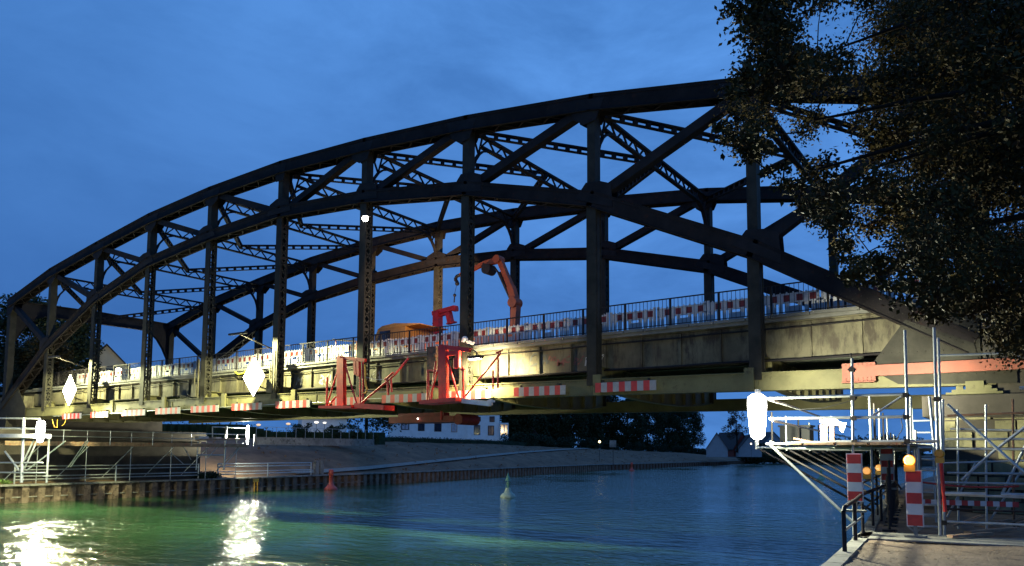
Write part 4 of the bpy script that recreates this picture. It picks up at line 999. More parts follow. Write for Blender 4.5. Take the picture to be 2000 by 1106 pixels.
# ---- buoys
def buoy(u, v, cx, label, body, top, s=1.0, X=None):
    b = onZ(u, v, 0) if X is None else V(X)
    t = empty('canal_buoy', (b.x, b.y, 0), label, 'buoy', 'channel buoys floating in the canal')
    mb = MB(); mb.lathe((b.x, b.y, 0), [(0.35*s, -0.3*s), (0.62*s, -0.15*s), (0.66*s, 0.12*s), (0.55*s, 0.26*s), (0.34*s, 0.42*s), (0.24*s, 0.62*s), (0.20*s, 0.80*s)], 24); mb.build('float_body', body, t)
    mb = MB()
    if top is M_GRNB:
        for k in range(4):
            a = k*math.pi/2+0.6; mb.beam((b.x+0.19*s*math.cos(a), b.y+0.19*s*math.sin(a), 0.78*s), (b.x+0.17*s*math.cos(a), b.y+0.17*s*math.sin(a), 1.42*s), 0.10*s, 0.03*s, (math.cos(a), math.sin(a), 0))
        mb.lathe((b.x, b.y, 1.40*s), [(0.22*s, 0), (0.20*s, 0.06*s), (0.03*s, 0.62*s), (0.01, 0.64*s)], 12)
        mb.lathe((b.x, b.y, 0.9*s), [(0.12*s, 0), (0.12*s, 0.35*s)], 8)
    else:
        mb.lathe((b.x, b.y, 0.8*s), [(0.20*s, 0), (0.19*s, 0.55*s), (0.24*s, 0.60*s), (0.24*s, 1.12*s), (0.18*s, 1.16*s), (0.10*s, 1.16*s)], 16)
        for k in range(4): a = k*math.pi/2; mb.box((b.x+0.245*s*math.cos(a), b.y+0.245*s*math.sin(a), 1.66*s), (0.06*s, 0.06*s, 0.35*s))
    mb.build('top_mark', top, t)
    return t
M_REDB = mat('buoy_red', (0.50, 0.075, 0.045), 0.5, 0.12, 3); M_GRNB = mat('buoy_green', (0.12, 0.26, 0.17), 0.5, 0.2, 4); M_PALEB = mat('buoy_pale_green', (0.36, 0.43, 0.32), 0.5, 0.15, 3, c2=(0.22, 0.26, 0.18), f2=0.3)
buoy(646, 957, 0, 'red can buoy floating near the left bank', M_REDB, M_REDB)
buoy(992, 972, 0, 'pale green conical buoy floating in mid canal', M_PALEB, M_GRNB, 1.0)
buoy(1234, 916, 0, 'tiny far red buoy beyond the bridge', M_REDB, M_REDB, 0.9, X=tuple(onD(1234, 917, 155)[:2])+(0,))
buoy(1604, 936, 0, 'small dark green buoy seen through the right scaffold braces', M_GRNB, M_GRNB, 0.9, X=tuple(onZ(1604, 937, 0)))
# ================================================================ SCAFFOLDS, BEACONS, FOREGROUND
TR = 0.028
# ---- right scaffold: frames standing along the quay under the bridge end
sc = empty('quay_scaffold', (60.6, -9, 2.2), 'galvanised tube scaffold with a cantilevered platform over the water at the right abutment', 'scaffold')
YF = -9.3
def S(u, v, Y=YF): return onY(u, v, Y)
def tubes(name, prs, r=TR, mt=M_GALV, par=None, label=None):
    if len(prs) > 1:
        for q in prs: tubes(name, [q], r, mt, par, label)
        return
    mb = MB()
    for a, b in prs: mb.tube(a, b, r, 8)
    return tag(mb.build(name, mt, par), label)
def coupler(mb, p): mb.box(p, (0.10, 0.10, 0.09)); mb.tube(V(p)+V((-0.08, 0, 0)), V(p)+V((0.08, 0, 0)), 0.018, 6)
tubes('standard', [(S(1664, 700), S(1668, 1045))], par=sc)
tubes('standard', [(S(1661, 690), S(1664, 722))], 0.018, M_DARK, par=sc)
tubes('standard', [(S(1767, 645), S(1778, 1000))], par=sc)
tubes('standard', [(S(1824, 640, -8.9), S(1836, 1046, -8.9))], par=sc)
tubes('standard', [(S(1832, 660, -8.7), S(1845, 1047, -8.7))], 0.026, par=sc)
tubes('standard', [(S(1841, 780, -8.4), S(1842, 905, -8.4))], par=sc)
tubes('standard', [(S(1815, 775, -8.0), S(1826, 890, -8.0))], par=sc)
tubes('standard', [(S(1778, 775, -7.0), S(1780, 870, -7.0)), (S(1788, 840, -6), S(1790, 1010, -6))], par=sc)
tubes('ledger', [(S(1500, 778), S(1772, 770))], 0.030, par=sc)
tubes('ledger', [(S(1503, 818), S(1770, 814))], 0.030, par=sc)
tubes('ledger', [(S(1497, 868), S(1640, 863)), (S(1640, 863), S(1830, 862))], 0.030, par=sc)
mb = MB(); mb.poly([S(1504, 863), S(1530, 873), S(1625, 872), S(1660, 863)], 0.022, 7)
for u in (1532, 1572, 1618): mb.beam(S(u, 864), S(u, 873), 0.03, 0.05, (1, 0, 0))
mb.build('lattice_beam', M_GALV, sc)
tubes('brace', [(S(1502, 867), S(1668, 1022))], 0.030, par=sc)
for a, b in (((1850, 790), (2010, 932)),): tubes('brace', [(S(*a, -8.6), S(*b, -8.6))], par=sc)
tubes('brace', [(S(2010, 828, -8.2), S(1940, 882, -8.2)), (S(1940, 882, -8.2), S(1878, 938, -8.2))], par=sc)
tubes('brace', [(S(2005, 865, -7.5), S(1957, 966, -7.5))], par=sc)
for (u0, v0, u1, v1, Y) in ((1840, 858, 2010, 858, -8.0), (1840, 877, 2010, 878, -7.6), (1850, 924, 2010, 926, -7.6), (1800, 942, 2010, 946, -8.0), (1845, 966, 2010, 972, -9.0), (1850, 1019, 2010, 1026, -8.9), (1800, 986, 1838, 987, -8.6), (1800, 1005, 1838, 1007, -8.4), (1800, 1028, 1838, 1030, -8.4), (1800, 897, 1830, 898, -8.0), (1800, 918, 1830, 919, -8.0), (1828, 695, 1990, 690, -7.5)):
    tubes('ledger', [(S(u0, v0, Y), S(u1, v1, Y))], 0.024, par=sc)
tubes('ledger', [(S(1846, 964, -9.0), S(1925, 966, -9.0)), (S(1955, 966, -9.0), S(2010, 968, -9.0))], 0.036, par=sc)
tubes('ledger', [(S(1986, 699, -8.5), S(2020, 697, -8.5)), (S(1991, 759, -8.5), S(2020, 757, -8.5))], 0.036, par=sc)
for u, v, Y in ((1666, 778, YF), (1667, 817, YF), (1669, 864, YF), (1769, 772, YF), (1770, 815, YF), (1772, 862, YF), (1830, 780, -8.9), (1842, 970, -8.7), (1844, 1021, -8.7), (1838, 925, -8.7), (1664, 722, YF)):
    mb = MB(); coupler(mb, S(u, v, Y)); mb.build('coupler', M_DARK, sc)
mb = MB()
for u, v, Y in ((1688, 1048, -9.3), (1746, 1052, -9.0), (1846, 1050, -8.7)): mb.box(S(u, v, Y)+V((0, 0, 0.015)), (0.34, 0.28, 0.035))
mb.build('base_plate', M_PLANK, sc)
# deck planks and repeated frames receding under the bridge
pz = S(1600, 868).z
mb = MB()
for k in range(6):
    Yk = YF-0.1
    xa, xb = S(1500, 868).x+0.08, S(1830, 862).x
for k in range(4):
    x0 = S(1505, 868).x+0.1+k*0.62
    mb.span(x0, x0+0.56, YF-0.15, 13.5, pz-0.01, pz+0.035)
mb.build('platform_planks', M_PLANK, sc)
for k, Yk in enumerate((-6.8, -4.3, -1.8, 0.9, 3.6, 6.3, 9.0)):
    xe = interp(SHR, Yk)+0.15; xo = xe-2.6; prs = [(V((xe, Yk, 2.22)), V((xe, Yk, 5.1 if k < 5 else 4.6))), (V((xo, Yk, pz-0.1)), V((xo, Yk, pz+0.95))), (V((xo, Yk, pz-0.05)), V((xe+1.3, Yk, pz-0.05)))]
    for q in prs[:2]: tubes('standard', [q], par=sc, mt=M_DARK if k % 2 else M_GALV)
    tubes('ledger', [prs[2]], par=sc)
    tubes('brace', [(V((xo+0.1, Yk, pz-0.1)), V((xe, Yk, 2.5)))], 0.03, M_DARK, par=sc)
    tubes('standard', [(V((xe+0.95, Yk, 2.22)), V((xe+0.95, Yk, pz)))], par=sc)
for xx, zz in ((0.05, 0.5), (0.05, 0.95)):
    xo = S(1505, 868).x+xx; tubes('ledger', [(V((xo, YF, pz+zz)), V((xo-2.3, 13, pz+zz)))], par=sc)
for zz in (1.0, 0.45): tubes('ledger', [(V((60.5, YF, 2.2+zz)), V((58.5, 11, 2.2+zz)))], 0.022, M_DARK, par=sc)
# clutter of tubes, cables and boards around the scaffold
rr = random.Random(17)
for k, (u0, v0, u1, v1, Y) in enumerate(((1850, 812, 2010, 806, -7.0), (1856, 838, 2010, 842, -6.4), (1842, 905, 2010, 900, -6.0), (1848, 994, 2010, 1000, -7.2), (1870, 800, 1872, 1040, -6.5), (1925, 790, 1927, 1035, -7.4), (1978, 780, 1981, 1035, -6.8), (1905, 905, 1850, 1010, -6.9), (1935, 1015, 1998, 915, -6.6), (1700, 874, 1760, 955, -5.5), (1704, 812, 1765, 772, -9.2))):
    tubes('ledger' if abs(v1-v0) < 20 else 'brace', [(S(u0, v0, Y), S(u1, v1, Y))], 0.022, M_GALV if k % 3 else M_RUST, par=sc)
for k in range(7):
    q = S(1862+k*21, 1028-(k % 2)*6, -6.8); mb = MB(); mb.beam(q, q+V((rr.uniform(0.3, 0.7), rr.uniform(-0.3, 0.3), rr.uniform(0.02, 0.25))), 0.10, 0.04); tag(mb.build('debris_board', M_PLANK), 'short broken board in the rubble under the right scaffold, %s from the left' % ['first', 'second', 'third', 'fourth', 'fifth', 'sixth', 'last'][k], 'board', 'broken boards under the right scaffold')
mb = MB(); pts = [S(1769, 790, -9.25)+V((0.0, -0.04, 0))]
for k in range(14): pts.append(S(1769-k*1.2, 790+k*6.5, -9.25)+V((0.03*math.sin(k*1.1), -0.05, 0)))
mb.poly(pts, 0.008, 5); mb.poly([S(1500, 782), S(1560, 800), S(1610, 797), S(1666, 782)], 0.008, 5); tag(mb.build('lamp_cable', M_BLACK), 'thin black cable sagging along the right scaffold handrail to the lamp', 'cable')
mb = MB()
for k in range(9):
    z = 2.35+k*0.28; q = V((61.02, -5.4, z)); mb.beam(q, q+V((0.42, 0.02, 0)), 0.03, 0.03)
for dx in (0, 0.42): mb.beam(V((61.02+dx, -5.4, 2.22)), V((61.02+dx, -5.4, 4.9)), 0.04, 0.04, (1, 0, 0))
tag(mb.build('scaffold_ladder', M_GALV), 'narrow metal ladder inside the right scaffold behind the beacon board', 'ladder')
# things lying on the platform
c = S(1556, 845, 2.0); mb = MB(); mb.box(c+V((0, 0, -0.05)), (1.0, 0.6, 0.5)); mb.box(c+V((0, 0, 0.22)), (1.1, 0.7, 0.06)); tag(mb.build('material_crate', M_BLACK), 'dark crate standing on the right scaffold platform', 'crate')
c = S(1625, 846, -6.5); mb = MB(); mb.box(c, (0.10, 0.06, 0.42)); mb.box(c+V((-0.18, 0, 0)), (0.16, 0.05, 0.40)); mb.beam(c+V((-0.5, 0, -0.2)), c+V((-0.9, 0.2, -0.12)), 0.12, 0.03)
tag(mb.build('plank_bundle', M_RUST), 'short upright planks leaning beside the crate on the right platform', 'planks')
c = S(1632, 822, -6.3); mb = MB(); pts = [c+V((-0.28, 0, 0.02)), c+V((-0.1, 0.05, 0.12)), c+V((0.1, 0, -0.03)), c+V((0.24, 0.04, -0.05)), c+V((0.15, 0, -0.3)), c+V((0.02, 0.02, -0.12)), c+V((-0.12, 0, -0.28))]
mb.prism(pts, (0, 0.02, 0)); tag(mb.build('plastic_sheet', M_WHITE), 'torn white plastic sheet hanging on the right scaffold handrail', 'plastic sheet')

# tall bright work lamps at the scaffold corners
def work_lamp(top, bot, r, power, label, seedcol=(0.97, 1.0, 0.72), beam_to=None, beam_power=0, beam_ang=90):
    top, bot = V(top), V(bot); t = empty('tube_work_lamp', bot, label, 'lamp', 'tall glaring work lamps on the scaffold corners')
    mb = MB(); L = top.z-bot.z
    prof = [(r*0.35, 0.0), (r*0.72, 0.07*L), (r*0.85, 0.3*L), (r, 0.75*L), (r*0.95, 0.93*L), (r*0.5, L)]
    mb.lathe(bot, prof, 18); mb.build('light_tube', M_LAMP, t)
    mb = MB(); mb.tube(bot+V((0, 0, -0.12)), bot+V((0, 0, 0.0)), r*0.12, 8); mb.tube(top, top+V((0, 0, 0.10)), r*0.3, 8); mb.build('cap', M_GALV, t)
    lamp('tube_light', 'POINT', bot+V((0, -r*1.5, L*0.5)), power, seedcol, t, r)
    if beam_to is not None: lamp('tube_beam', 'SPOT', bot+V((0, r*1.6, L*0.5)), beam_power, seedcol, t, r, beam_to, beam_ang, 0.8)
    return t
work_lamp(S(1480, 770), S(1480, 858), 0.20, 2300, 'tall glaring lamp at the water end of the right scaffold platform', beam_to=(59.2, 0.0, 5.2), beam_power=17000, beam_ang=47)
lamp('abutment_beam', 'SPOT', S(1480, 800)+V((0.15, 0.45, 0)), 5200, (0.97, 1.0, 0.62), sc, 0.15, (62.4, -0.9, 4.3), 40, 0.6)
# ---- traffic beacons
def beacon(x, y, z, label, flip=False, lean=0.0, h=1.0):
    t = empty('traffic_beacon', (x, y, z), label, 'beacon', 'striped traffic beacon boards')
    mb = MB(); W = 0.25; z0 = 0.22; H = h
    mb.span(x-W/2-0.02, x+W/2+0.02, y-0.02, y+0.02, z+z0-0.02, z+z0+H+0.02, 1)
    for k in range(5):
        a = z0+H*k/5; mb.span(x-W/2, x+W/2, y-0.03, y-0.02, z+a, z+a+H/5-0.001, 0 if k % 2 == 0 else 2)
    mb.build('striped_board', [M_REDREF, M_WHITE, mat('grey_reflective', (0.50, 0.50, 0.52), 0.4, 0.08, 4)], t)
    mb = MB(); mb.beam((x-W/2, y, z+z0-0.03), (x, y, z+0.10), 0.03, 0.03); mb.beam((x+W/2, y, z+z0-0.03), (x, y, z+0.10), 0.03, 0.03); mb.span(x-0.03, x+0.03, y-0.03, y+0.03, z, z+z0); mb.span(x-0.18, x+0.18, y-0.12, y+0.12, z, z+0.04); mb.build('foot', M_CONC, t)
    return t
def hazard_lamp(c, on, label, s=1.0, back=False):
    c = V(c); t = empty('hazard_lamp', c, label, 'lamp', 'yellow hazard lamps at the right scaffold')
    mb = MB(); mb.span(c.x-0.09*s, c.x+0.09*s, c.y-0.05, c.y+0.05, c.z-0.20*s, c.z-0.08*s); mb.tube(c+V((0, 0.055, 0)), c+V((0, -0.03, 0)), 0.105*s, 18)
    mb.build('lamp_case', M_YEL, t)
    mb = MB(); mb.tube(c+V((0, -0.03, 0)), c+V((0, -0.065, 0)), 0.088*s, 18, r2=0.07*s); mb.build('lens', M_AMBER if on and not back else (M_AMBDIM if on else M_AMBOFF), t)
    if on and not back: lamp('amber_glow', 'POINT', c+V((0, -0.16, 0)), 1.6, (1.0, 0.5, 0.05), t, 0.05)
    return t
b1 = S(1671, 978, -9.6); beacon(b1.x, -9.6, b1.z-0.22, 'red and white beacon board fixed on the left scaffold post above the pipe railing', h=0.90)
b2 = onZ(1789, 1050, 2.24); t = beacon(b2.x, b2.y, 2.24, 'red and grey beacon board standing on its foot below the glowing amber lamp', h=1.02)
hazard_lamp((b2.x-0.06, b2.y, 2.24+0.22+1.02+0.2), True, 'glowing amber lamp on top of the beacon board in the middle of the path', 1.05)
c = S(1835, 887, -9.05); hazard_lamp(c, False, 'unlit yellow lamp fastened to the red and white scaffold pole', 0.85)
c = S(1693, 920, -7.2); hazard_lamp(c, True, 'dim amber lamp behind the left beacon board, nearer of two', 0.9, True)
c = S(1717, 914, -4.5); hazard_lamp(c, True, 'dim amber lamp behind the left beacon board, farther of two', 0.9, True)
b3 = S(1734, 938, -5.6); beacon(b3.x, -5.6, b3.z-0.22, 'rusty dark beacon board farther along the path behind the amber lamps', h=0.78)
# red white warning tape/board and pole
tubes2 = MB(); p0, p1 = S(1838, 905, -9.0), S(1846, 1000, -9.0)
for k in range(1): tubes2.tube(p0, p1, 0.034, 8)
tag(tubes2.build('red_scaffold_pole', M_RED), 'slim red pole sleeve below the unlit yellow lamp on the scaffold post', 'pole')
mb = MB(); a, b = S(1795, 980, -8.2), S(1990, 986, -7.9); n = 16
for k in range(n): mb.beam(a.lerp(b, k/n), a.lerp(b, (k+1)/n), 0.02, 0.10, mi=k % 2)
tag(mb.build('warning_board', [M_WHITE, M_REDREF]), 'low red and white horizontal barrier board inside the right scaffold', 'barrier')
mb = MB(); a, b = S(1800, 942, -8.3), S(1990, 950, -8.0)
mb.poly([a.lerp(b, k/10)+V((0, 0, -0.05*math.sin(math.pi*k/10))) for k in range(11)], 0.02, 5); tag(mb.build('barrier_tape', M_REDREF), 'slack red barrier tape strung through the right scaffold', 'tape')
# pale timbers lying at the scaffold feet
mb = MB(); mb.beam(onZ(1855, 1048, 2.28), onZ(1935, 1042, 2.3), 0.12, 0.05); mb.beam(onZ(1890, 1040, 2.3), onZ(1985, 1032, 2.34), 0.16, 0.05); tag(mb.build('loose_planks', M_PLANK), 'pale planks lying on the ground at the foot of the right scaffold', 'planks')
# pipe railing at the water edge
t = empty('pipe_railing', onZ(1650, 1082, 2.2), 'short dark bent pipe railing at the water edge in front of the left beacon', 'railing')
pA = onZ(1650, 1082, 2.2); pB = onZ(1671, 1060, 2.2); pC = V((60.55, -9.4, 2.2))
ht = 0.74
mb = MB(); mb.poly([pA, pA+V((0, 0, ht-0.08)), pA+V((0, 0.10, ht)), pB+V((0.02, 0, ht+0.02)), pC+V((0, 0, ht+0.06)), pC+V((-0.35, 5.5, ht+0.06))], 0.035, 9); mb.tube(pB, pB+V((0, 0, ht)), 0.035, 9); mb.build('top_rail_and_posts', M_RAIL, t)
mb = MB(); mb.tube(pA+V((0, 0.02, ht*0.5)), pC+V((0, 0, ht*0.5)), 0.022, 7); mb.build('mid_rail', M_GALV, t)
for k in range(3):
    q = pC+V((-0.12*k, 1.9*k, 0)); mb = MB(); mb.tube(q, q+V((0, 0, ht+0.05)), 0.03, 8); mb.build('post', M_RAIL, t)
# row of dark stakes along the quay edge
for k in range(9):
    Y = -8.2+k*1.1; x = interp(SHR, Y)+0.5; mb = MB(); mb.tube((x, Y, 2.2), (x-0.01, Y, 3.35+0.15*(k % 3)), 0.03, 7); mb.box((x, Y, 2.22), (0.25, 0.22, 0.05))
    tag(mb.build('fence_stake', M_DARK), 'dark upright stake between path and water under the bridge, %s from the viewer' % nm[k], 'stake', 'dark stakes along the quay edge')

# ---- left scaffold around the left abutment
ls = empty('bank_scaffold', (5, -2, 1.3), 'galvanised tube scaffold with platform wrapped around the left abutment', 'scaffold')
YL = -2.6
def Lp(u, v, Y=YL): return onY(u, v, Y)
tubes('standard', [(Lp(47, 816), Lp(42, 943))], 0.10, par=ls)
tubes('standard', [(Lp(96, 856, -1.5), Lp(91, 943, -1.5))], 0.07, par=ls)
mb = MB(); c = Lp(91, 930, -1.5); mb.box(c, (0.34, 0.34, 0.08)); mb.build('base_jack', M_GALV, ls)
tubes('brace', [(Lp(10, 882), Lp(38, 919))], 0.07, par=ls); tubes('brace', [(Lp(66, 860), Lp(45, 903)), (Lp(72, 862), Lp(48, 915))], 0.05, par=ls)
tubes('brace', [(Lp(128, 862, -0.5), Lp(52, 919, -1.8))], 0.05, par=ls); tubes('brace', [(Lp(173, 862, 1), Lp(138, 912, 1)), (Lp(168, 862, 1), Lp(134, 912, 1))], 0.035, par=ls)
for v, r in ((817, 0.05), (836, 0.05)): tubes('ledger', [(Lp(-20, v), Lp(78, v+1))], r, par=ls)
tubes('ledger', [(Lp(-20, 904), Lp(84, 904)), (Lp(-20, 923), Lp(90, 924))], 0.055, par=ls)
mb = MB(); mb.beam(Lp(-20, 851), Lp(84, 852), 1.0, 0.24); mb.build('platform_planks', M_WHITE, ls)
# platform running along the canal side of the abutment
xF = 5.3
for z, r in ((5.15, 0.035), (4.7, 0.03)): tubes('ledger', [(V((xF, -2.4, z)), V((xF, 17.6, z)))], r, par=ls)
mb = MB(); mb.span(xF-1.6, xF, -2.4, 17.4, 4.02, 4.14); mb.span(xF-0.05, xF+0.02, -2.4, 17.4, 4.14, 4.32); mb.build('platform_planks', M_PLANK, ls)
for k, Y in enumerate((0.2, 3.6, 7.0, 10.4, 13.6, 16.6)):
    tubes('standard', [(V((xF-0.4, Y, 1.35)), V((xF-0.4, Y, 5.2)))], 0.03, par=ls, mt=M_GALV)
    tubes('brace', [(V((xF-0.1, Y, 4.0)), V((xF-1.5, Y-1.6, 1.6)))], 0.03, par=ls)
    tubes('standard', [(V((xF+0.02, Y+1.5, 4.1)), V((xF+0.02, Y+1.5, 5.2)))], 0.035, par=ls)
Q = lambda u, v: onX(u, v, 5.0)
tubes('standard', [(Q(443, 832), Q(437, 918))], 0.085, par=ls); tubes('standard', [(Q(387, 860), Q(383, 918))], 0.05, par=ls); tubes('standard', [(Q(415, 833), Q(415, 860))], 0.05, par=ls)
tubes('ledger', [(Q(415, 834), Q(482, 836))], 0.05, par=ls); tubes('ledger', [(Q(385, 889), Q(440, 889))], 0.05, par=ls)
tubes('brace', [(Q(475, 866), Q(440, 908)), (Q(333, 884), Q(360, 908)), (Q(358, 872), Q(373, 898)), (Q(430, 868), Q(405, 895))], 0.03, par=ls)
mb = MB(); mb.beam(Q(386, 859), Q(476, 858), 0.8, 0.16); mb.build('platform_planks', M_PLANK, ls)
mb = MB(); mb.box(Q(394, 856), (0.6, 0.9, 0.3)); mb.box(Q(424, 857), (0.5, 0.5, 0.25)); tag(mb.build('material_boxes', M_WHITE), 'pale boxes lying on the platform at the far corner of the left scaffold', 'boxes')
work_lamp(Lp(78, 822, -3.2), Lp(78, 864, -3.2), 0.24, 5200, 'broad glaring lamp at the near corner of the left scaffold', (0.98, 1.0, 0.66), beam_to=(15, 0.2, 4.8), beam_power=15000, beam_ang=64)
work_lamp(Q(484, 831), Q(483, 868), 0.12, 3500, 'slim bright lamp at the far corner of the left scaffold')
# yellow cable loops under the bridge end
mb = MB(); P_ = lambda u, v: Lp(u, v, -1.0)
mb.poly([P_(102, 820), P_(106, 834), P_(112, 835), P_(112, 820)], 0.014, 5); mb.poly([P_(121, 832), P_(126, 828), P_(129, 818)], 0.018, 5)
tag(mb.build('hanging_cable', M_YEL), 'yellow cables hanging in loops under the left bridge end', 'cable')
# guard rails on the left quay
def guard(y0, y1, label, d=0.35, n=3):
    t = empty('guard_rail', (interp(SHL, y0)-d, y0, 1.3), label, 'guard rail', 'tube guard rails on the left quay')
    a, b = V((interp(SHL, y0)-d, y0, 0)), V((interp(SHL, y1)-d, y1, 0))
    for z in (1.62, 1.85, 2.3, 2.55):
        mb = MB(); mb.tube(a+V((0, 0, z)), b+V((0, 0, z)), 0.045, 7); mb.build('rail_tube', M_GALV, t)
    for k in range(n):
        q = a.lerp(b, k/(n-1)); mb = MB(); mb.tube(q+V((0, 0, 1.2)), q+V((0, 0, 2.6)), 0.06, 8); mb.build('post', M_GALV, t)
guard(15.5, 27, 'bright four tube guard rail right of the left scaffold'); guard(-1, 13.5, 'dim guard rail along the quay in front of the dark left abutment', n=3); guard(-14, -3.0, 'brightly lit guard rail at the left picture edge', n=3)
t = empty('concrete_marker_post', (interp(SHL, 27.8)-0.6, 27.8, 1.3), 'pale pair of concrete posts at the right end of the guard rail', 'post')
for dy in (0, 0.62):
    mb = MB(); mb.span(interp(SHL, 27.8)-0.8, interp(SHL, 27.8)-0.45, 27.8+dy, 28.25+dy, 1.2, 2.75); mb.build('stone', M_CONC, t)
# weeds lit by the lamp
mb = MB(); rr = random.Random(5)
for k in range(420):
    Y = rr.uniform(-9, -1.2); leaves(mb, (interp(SHL, Y)-rr.uniform(0.5, 2.5), Y, 1.4+rr.uniform(0, 0.18)), (0.25, 0.25, 0.15), 8, 0.16, rr)
tag(mb.build('quay_weeds', mat('bright_weeds', (0.10, 0.17, 0.035), 0.7, 0.35, 3)), kind='stuff')
mb = MB()
for k in range(160):
    Y = rr.uniform(13.5, 15.5); leaves(mb, (interp(SHL, Y)-rr.uniform(0.0, 1.0), Y, 1.4+rr.uniform(0, 0.3)), (0.3, 0.3, 0.2), 8, 0.16, rr)
tag(mb.build('ivy_patch', M_HEDGE), kind='stuff')
# dry leaves on the near path
mb = MB()
for k in range(1500):
    p = V((60.9+rr.random()**1.4*7, rr.uniform(-15, -8.5), 2.215+rr.random()*0.02)); a = rr.uniform(0, 6.28); L = rr.uniform(0.02, 0.06)
    d_ = V((math.cos(a), math.sin(a), rr.uniform(-0.1, 0.3)))*L; s_ = V((-d_.y, d_.x, 0.004))*0.5
    mb.add([p, p+d_*0.5+s_, p+d_, p+d_*0.5-s_], [(0, 1, 2, 3)])
tag(mb.build('fallen_leaves', mat('dead_leaf', (0.15, 0.09, 0.045), 0.8, 0.5, 9)), kind='stuff')

# ---- the overhanging tree at the right
tb = V((67.6, -13.5, 2.2))
tree = empty('overhanging_tree', tb, 'large dark leafy tree hanging over the right end of the bridge', 'tree')
mb = MB(); mb.tube(tb, tb+V((-0.3, 0.1, 3.5)), 0.42, 12, r2=0.34); mb.tube(tb+V((-0.3, 0.1, 3.5)), tb+V((-0.5, 0.3, 8.5)), 0.34, 12, r2=0.2); mb.tube(tb+V((-0.5, 0.3, 8.5)), tb+V((-0.8, 0.5, 12.5)), 0.2, 10, r2=0.06); mb.build('trunk', M_BARK, tree)
# crown outline clumps: (u, v) pixel centres with distances from the viewer
poly = [(1468, -30), (1478, 60), (1492, 120), (1462, 150), (1450, 205), (1425, 262), (1470, 285), (1540, 300), (1575, 385), (1622, 420), (1650, 500), (1675, 530), (1740, 540), (1800, 562), (1860, 575), (1930, 595), (2010, 610), (2100, 560), (2100, -60)]
def inside(p, poly):
    x, y = p; c = False; n = len(poly)
    for i in range(n):
        x1, y1 = poly[i]; x2, y2 = poly[i-1]
        if (y1 > y) != (y2 > y) and x < (x2-x1)*(y-y1)/(y2-y1)+x1: c = not c
    return c
rr = random.Random(99); crown = MB(); twig = MB(); cl = []
gaps = [(1655, 45, 26), (1730, 98, 15), (1672, 180, 20), (1600, 190, 14), (1618, 215, 14), (1690, 195, 12), (1530, 230, 10), (1750, 345, 10), (1700, 400, 12), (1725, 30, 14), (1640, 250, 14), (1560, 340, 18), (1730, 480, 14), (1660, 330, 10)]
tries = 0
while len(cl) < 250 and tries < 20000:
    tries += 1; u, v = rr.uniform(1410, 2090), rr.uniform(-60, 660)
    if not inside((u, v), poly): continue
    D = rr.uniform(9.0, 14.5)
    r_ = rr.uniform(0.20, 0.42); rp_ = r_*FPX/D
    near_edge = not all(inside((u+du*rp_, v+dv*rp_), poly) for du, dv in ((1, 0), (-1, 0), (0, 1), (0, -1)))
    if near_edge and rr.random() < 0.55: r_ *= 0.6
    if any(math.hypot(u-gu, v-gv) < gr*0.9+rp_*0.7 for gu, gv, gr in gaps) : continue
    cl.append((onD(u, v, D), r_))
for (u, v, D, r_) in ((1425, 12, 10, 0.10), (1440, 2, 10, 0.09), (1415, 20, 10, 0.06), (1490, 10, 10, 0.12), (1475, 30, 10.5, 0.12), (1450, 275, 10, 0.14), (1420, 268, 10, 0.10), (1405, 250, 10, 0.06), (1505, 335, 10, 0.11), (1530, 352, 10, 0.14), (1560, 360, 10, 0.13), (1495, 330, 10, 0.08), (1612, 425, 10, 0.10), (1620, 440, 10, 0.09), (1665, 505, 10, 0.11), (1690, 515, 10, 0.15), (1720, 505, 10, 0.15), (1655, 480, 10, 0.08), (1445, 148, 10, 0.10), (1460, 140, 10, 0.12)):
    cl.append((onD(u, v, D), r_)); 
for k in range(50): cl.append((onD(rr.uniform(1740, 2080), rr.uniform(-40, 500), rr.uniform(13.5, 15.5)), rr.uniform(0.45, 0.6)))
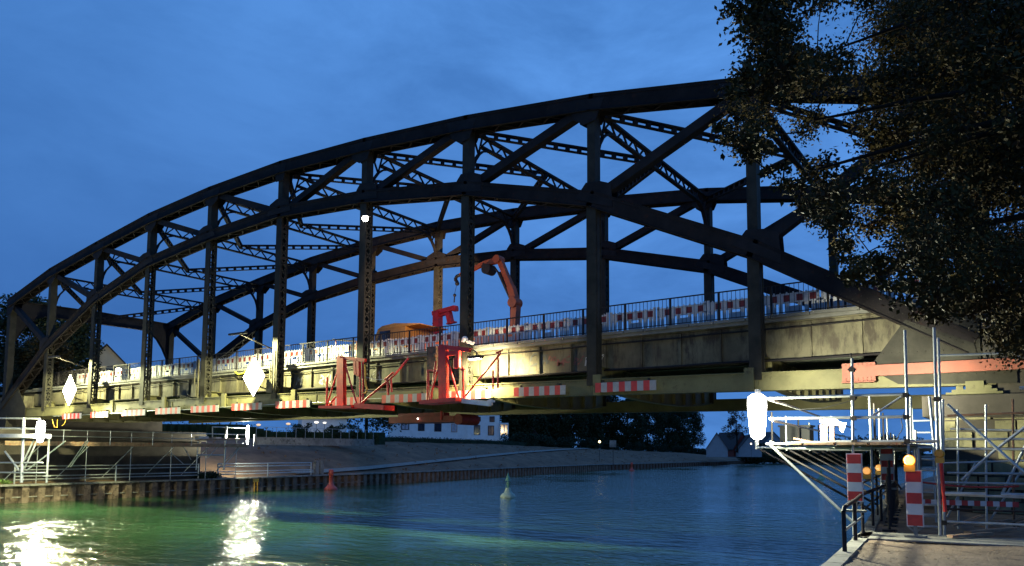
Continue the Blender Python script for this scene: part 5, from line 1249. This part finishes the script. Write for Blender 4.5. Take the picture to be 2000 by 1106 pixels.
# leafy masses hanging low at the right border, in front of the abutment
for k in range(18): cl.append((onD(rr.uniform(1945, 2060), rr.uniform(610, 690), rr.uniform(11, 13)), rr.uniform(0.18, 0.32)))
for k in range(8): cl.append((onD(rr.uniform(1790, 1880), rr.uniform(590, 618), rr.uniform(11, 13)), rr.uniform(0.10, 0.18)))
edge_pts = [(1468, -10), (1478, 60), (1492, 120), (1462, 150), (1450, 205), (1425, 262), (1470, 285), (1540, 300), (1575, 385), (1622, 420), (1650, 500), (1675, 530), (1740, 540), (1800, 562), (1860, 575), (1930, 595)]
for a, b in zip(edge_pts[:-1], edge_pts[1:]):
    for k in range(4):
        t_ = rr.random(); u = a[0]+(b[0]-a[0])*t_-rr.uniform(-12, 26); v = a[1]+(b[1]-a[1])*t_+rr.uniform(-14, 24)
        cl.append((onD(u, v, rr.uniform(9.5, 12.5)), rr.uniform(0.05, 0.13)))
limbs = []
for k, hz in enumerate((4.2, 5.5, 6.8, 8.0, 9.5, 11.0, 7.4, 6.1)):
    q = tb+V((-0.4, 0.2, hz)); limbs.append(q)
for c, r_ in cl:
    n = int(900*r_**2/0.12*0.62)+14
    leaves(crown, c, (r_*1.15, r_*1.15, r_*0.8), int(n*1.05), rr.choice((0.05, 0.062, 0.078)), rr, 0.45, True)
# main limbs and twigs to the clumps
tg = [onD(u, v, D) for u, v, D in ((1590, 235, 11), (1650, 90, 11.5), (1700, 330, 11), (1600, 330, 10.5), (1780, 120, 12), (1760, 480, 11), (1850, 560, 12), (1900, 250, 12))]
limb_pts = []
for k, g in enumerate(tg):
    s0 = min(limbs, key=lambda q: abs(q.z-(g.z-0.6))); mid = s0.lerp(g, 0.5)+V((0, 0, 0.5)); m2 = MB()
    pts = [s0, s0.lerp(mid, 0.5)+V((0, 0, 0.15)), mid, mid.lerp(g, 0.55)+V((0, 0, 0.05)), g]
    for j, (a, b) in enumerate(zip(pts[:-1], pts[1:])): m2.tube(a, b, 0.13*(1-j*0.22), 8, r2=0.13*(1-(j+1)*0.22))
    m2.build('limb', M_BARK, tree); limb_pts += [pts[1], pts[2], pts[3], g]
done = list(limb_pts); rest = sorted([c for c, r_ in cl], key=lambda c: min((q-c).length for q in limb_pts))
for c in rest:
    q = min(done, key=lambda p: (p-c).length); m_ = q.lerp(c, 0.5)+V((rr.uniform(-0.05, 0.05), rr.uniform(-0.05, 0.05), 0.06)); twig.tube(q, m_, 0.013, 4, r2=0.009); twig.tube(m_, c, 0.009, 4, r2=0.006); done.append(c)
twig.build('twigs', M_BARK, tree)
crown.build('crown', M_LEAFN, tree)
print('leaf faces', len(crown.f))
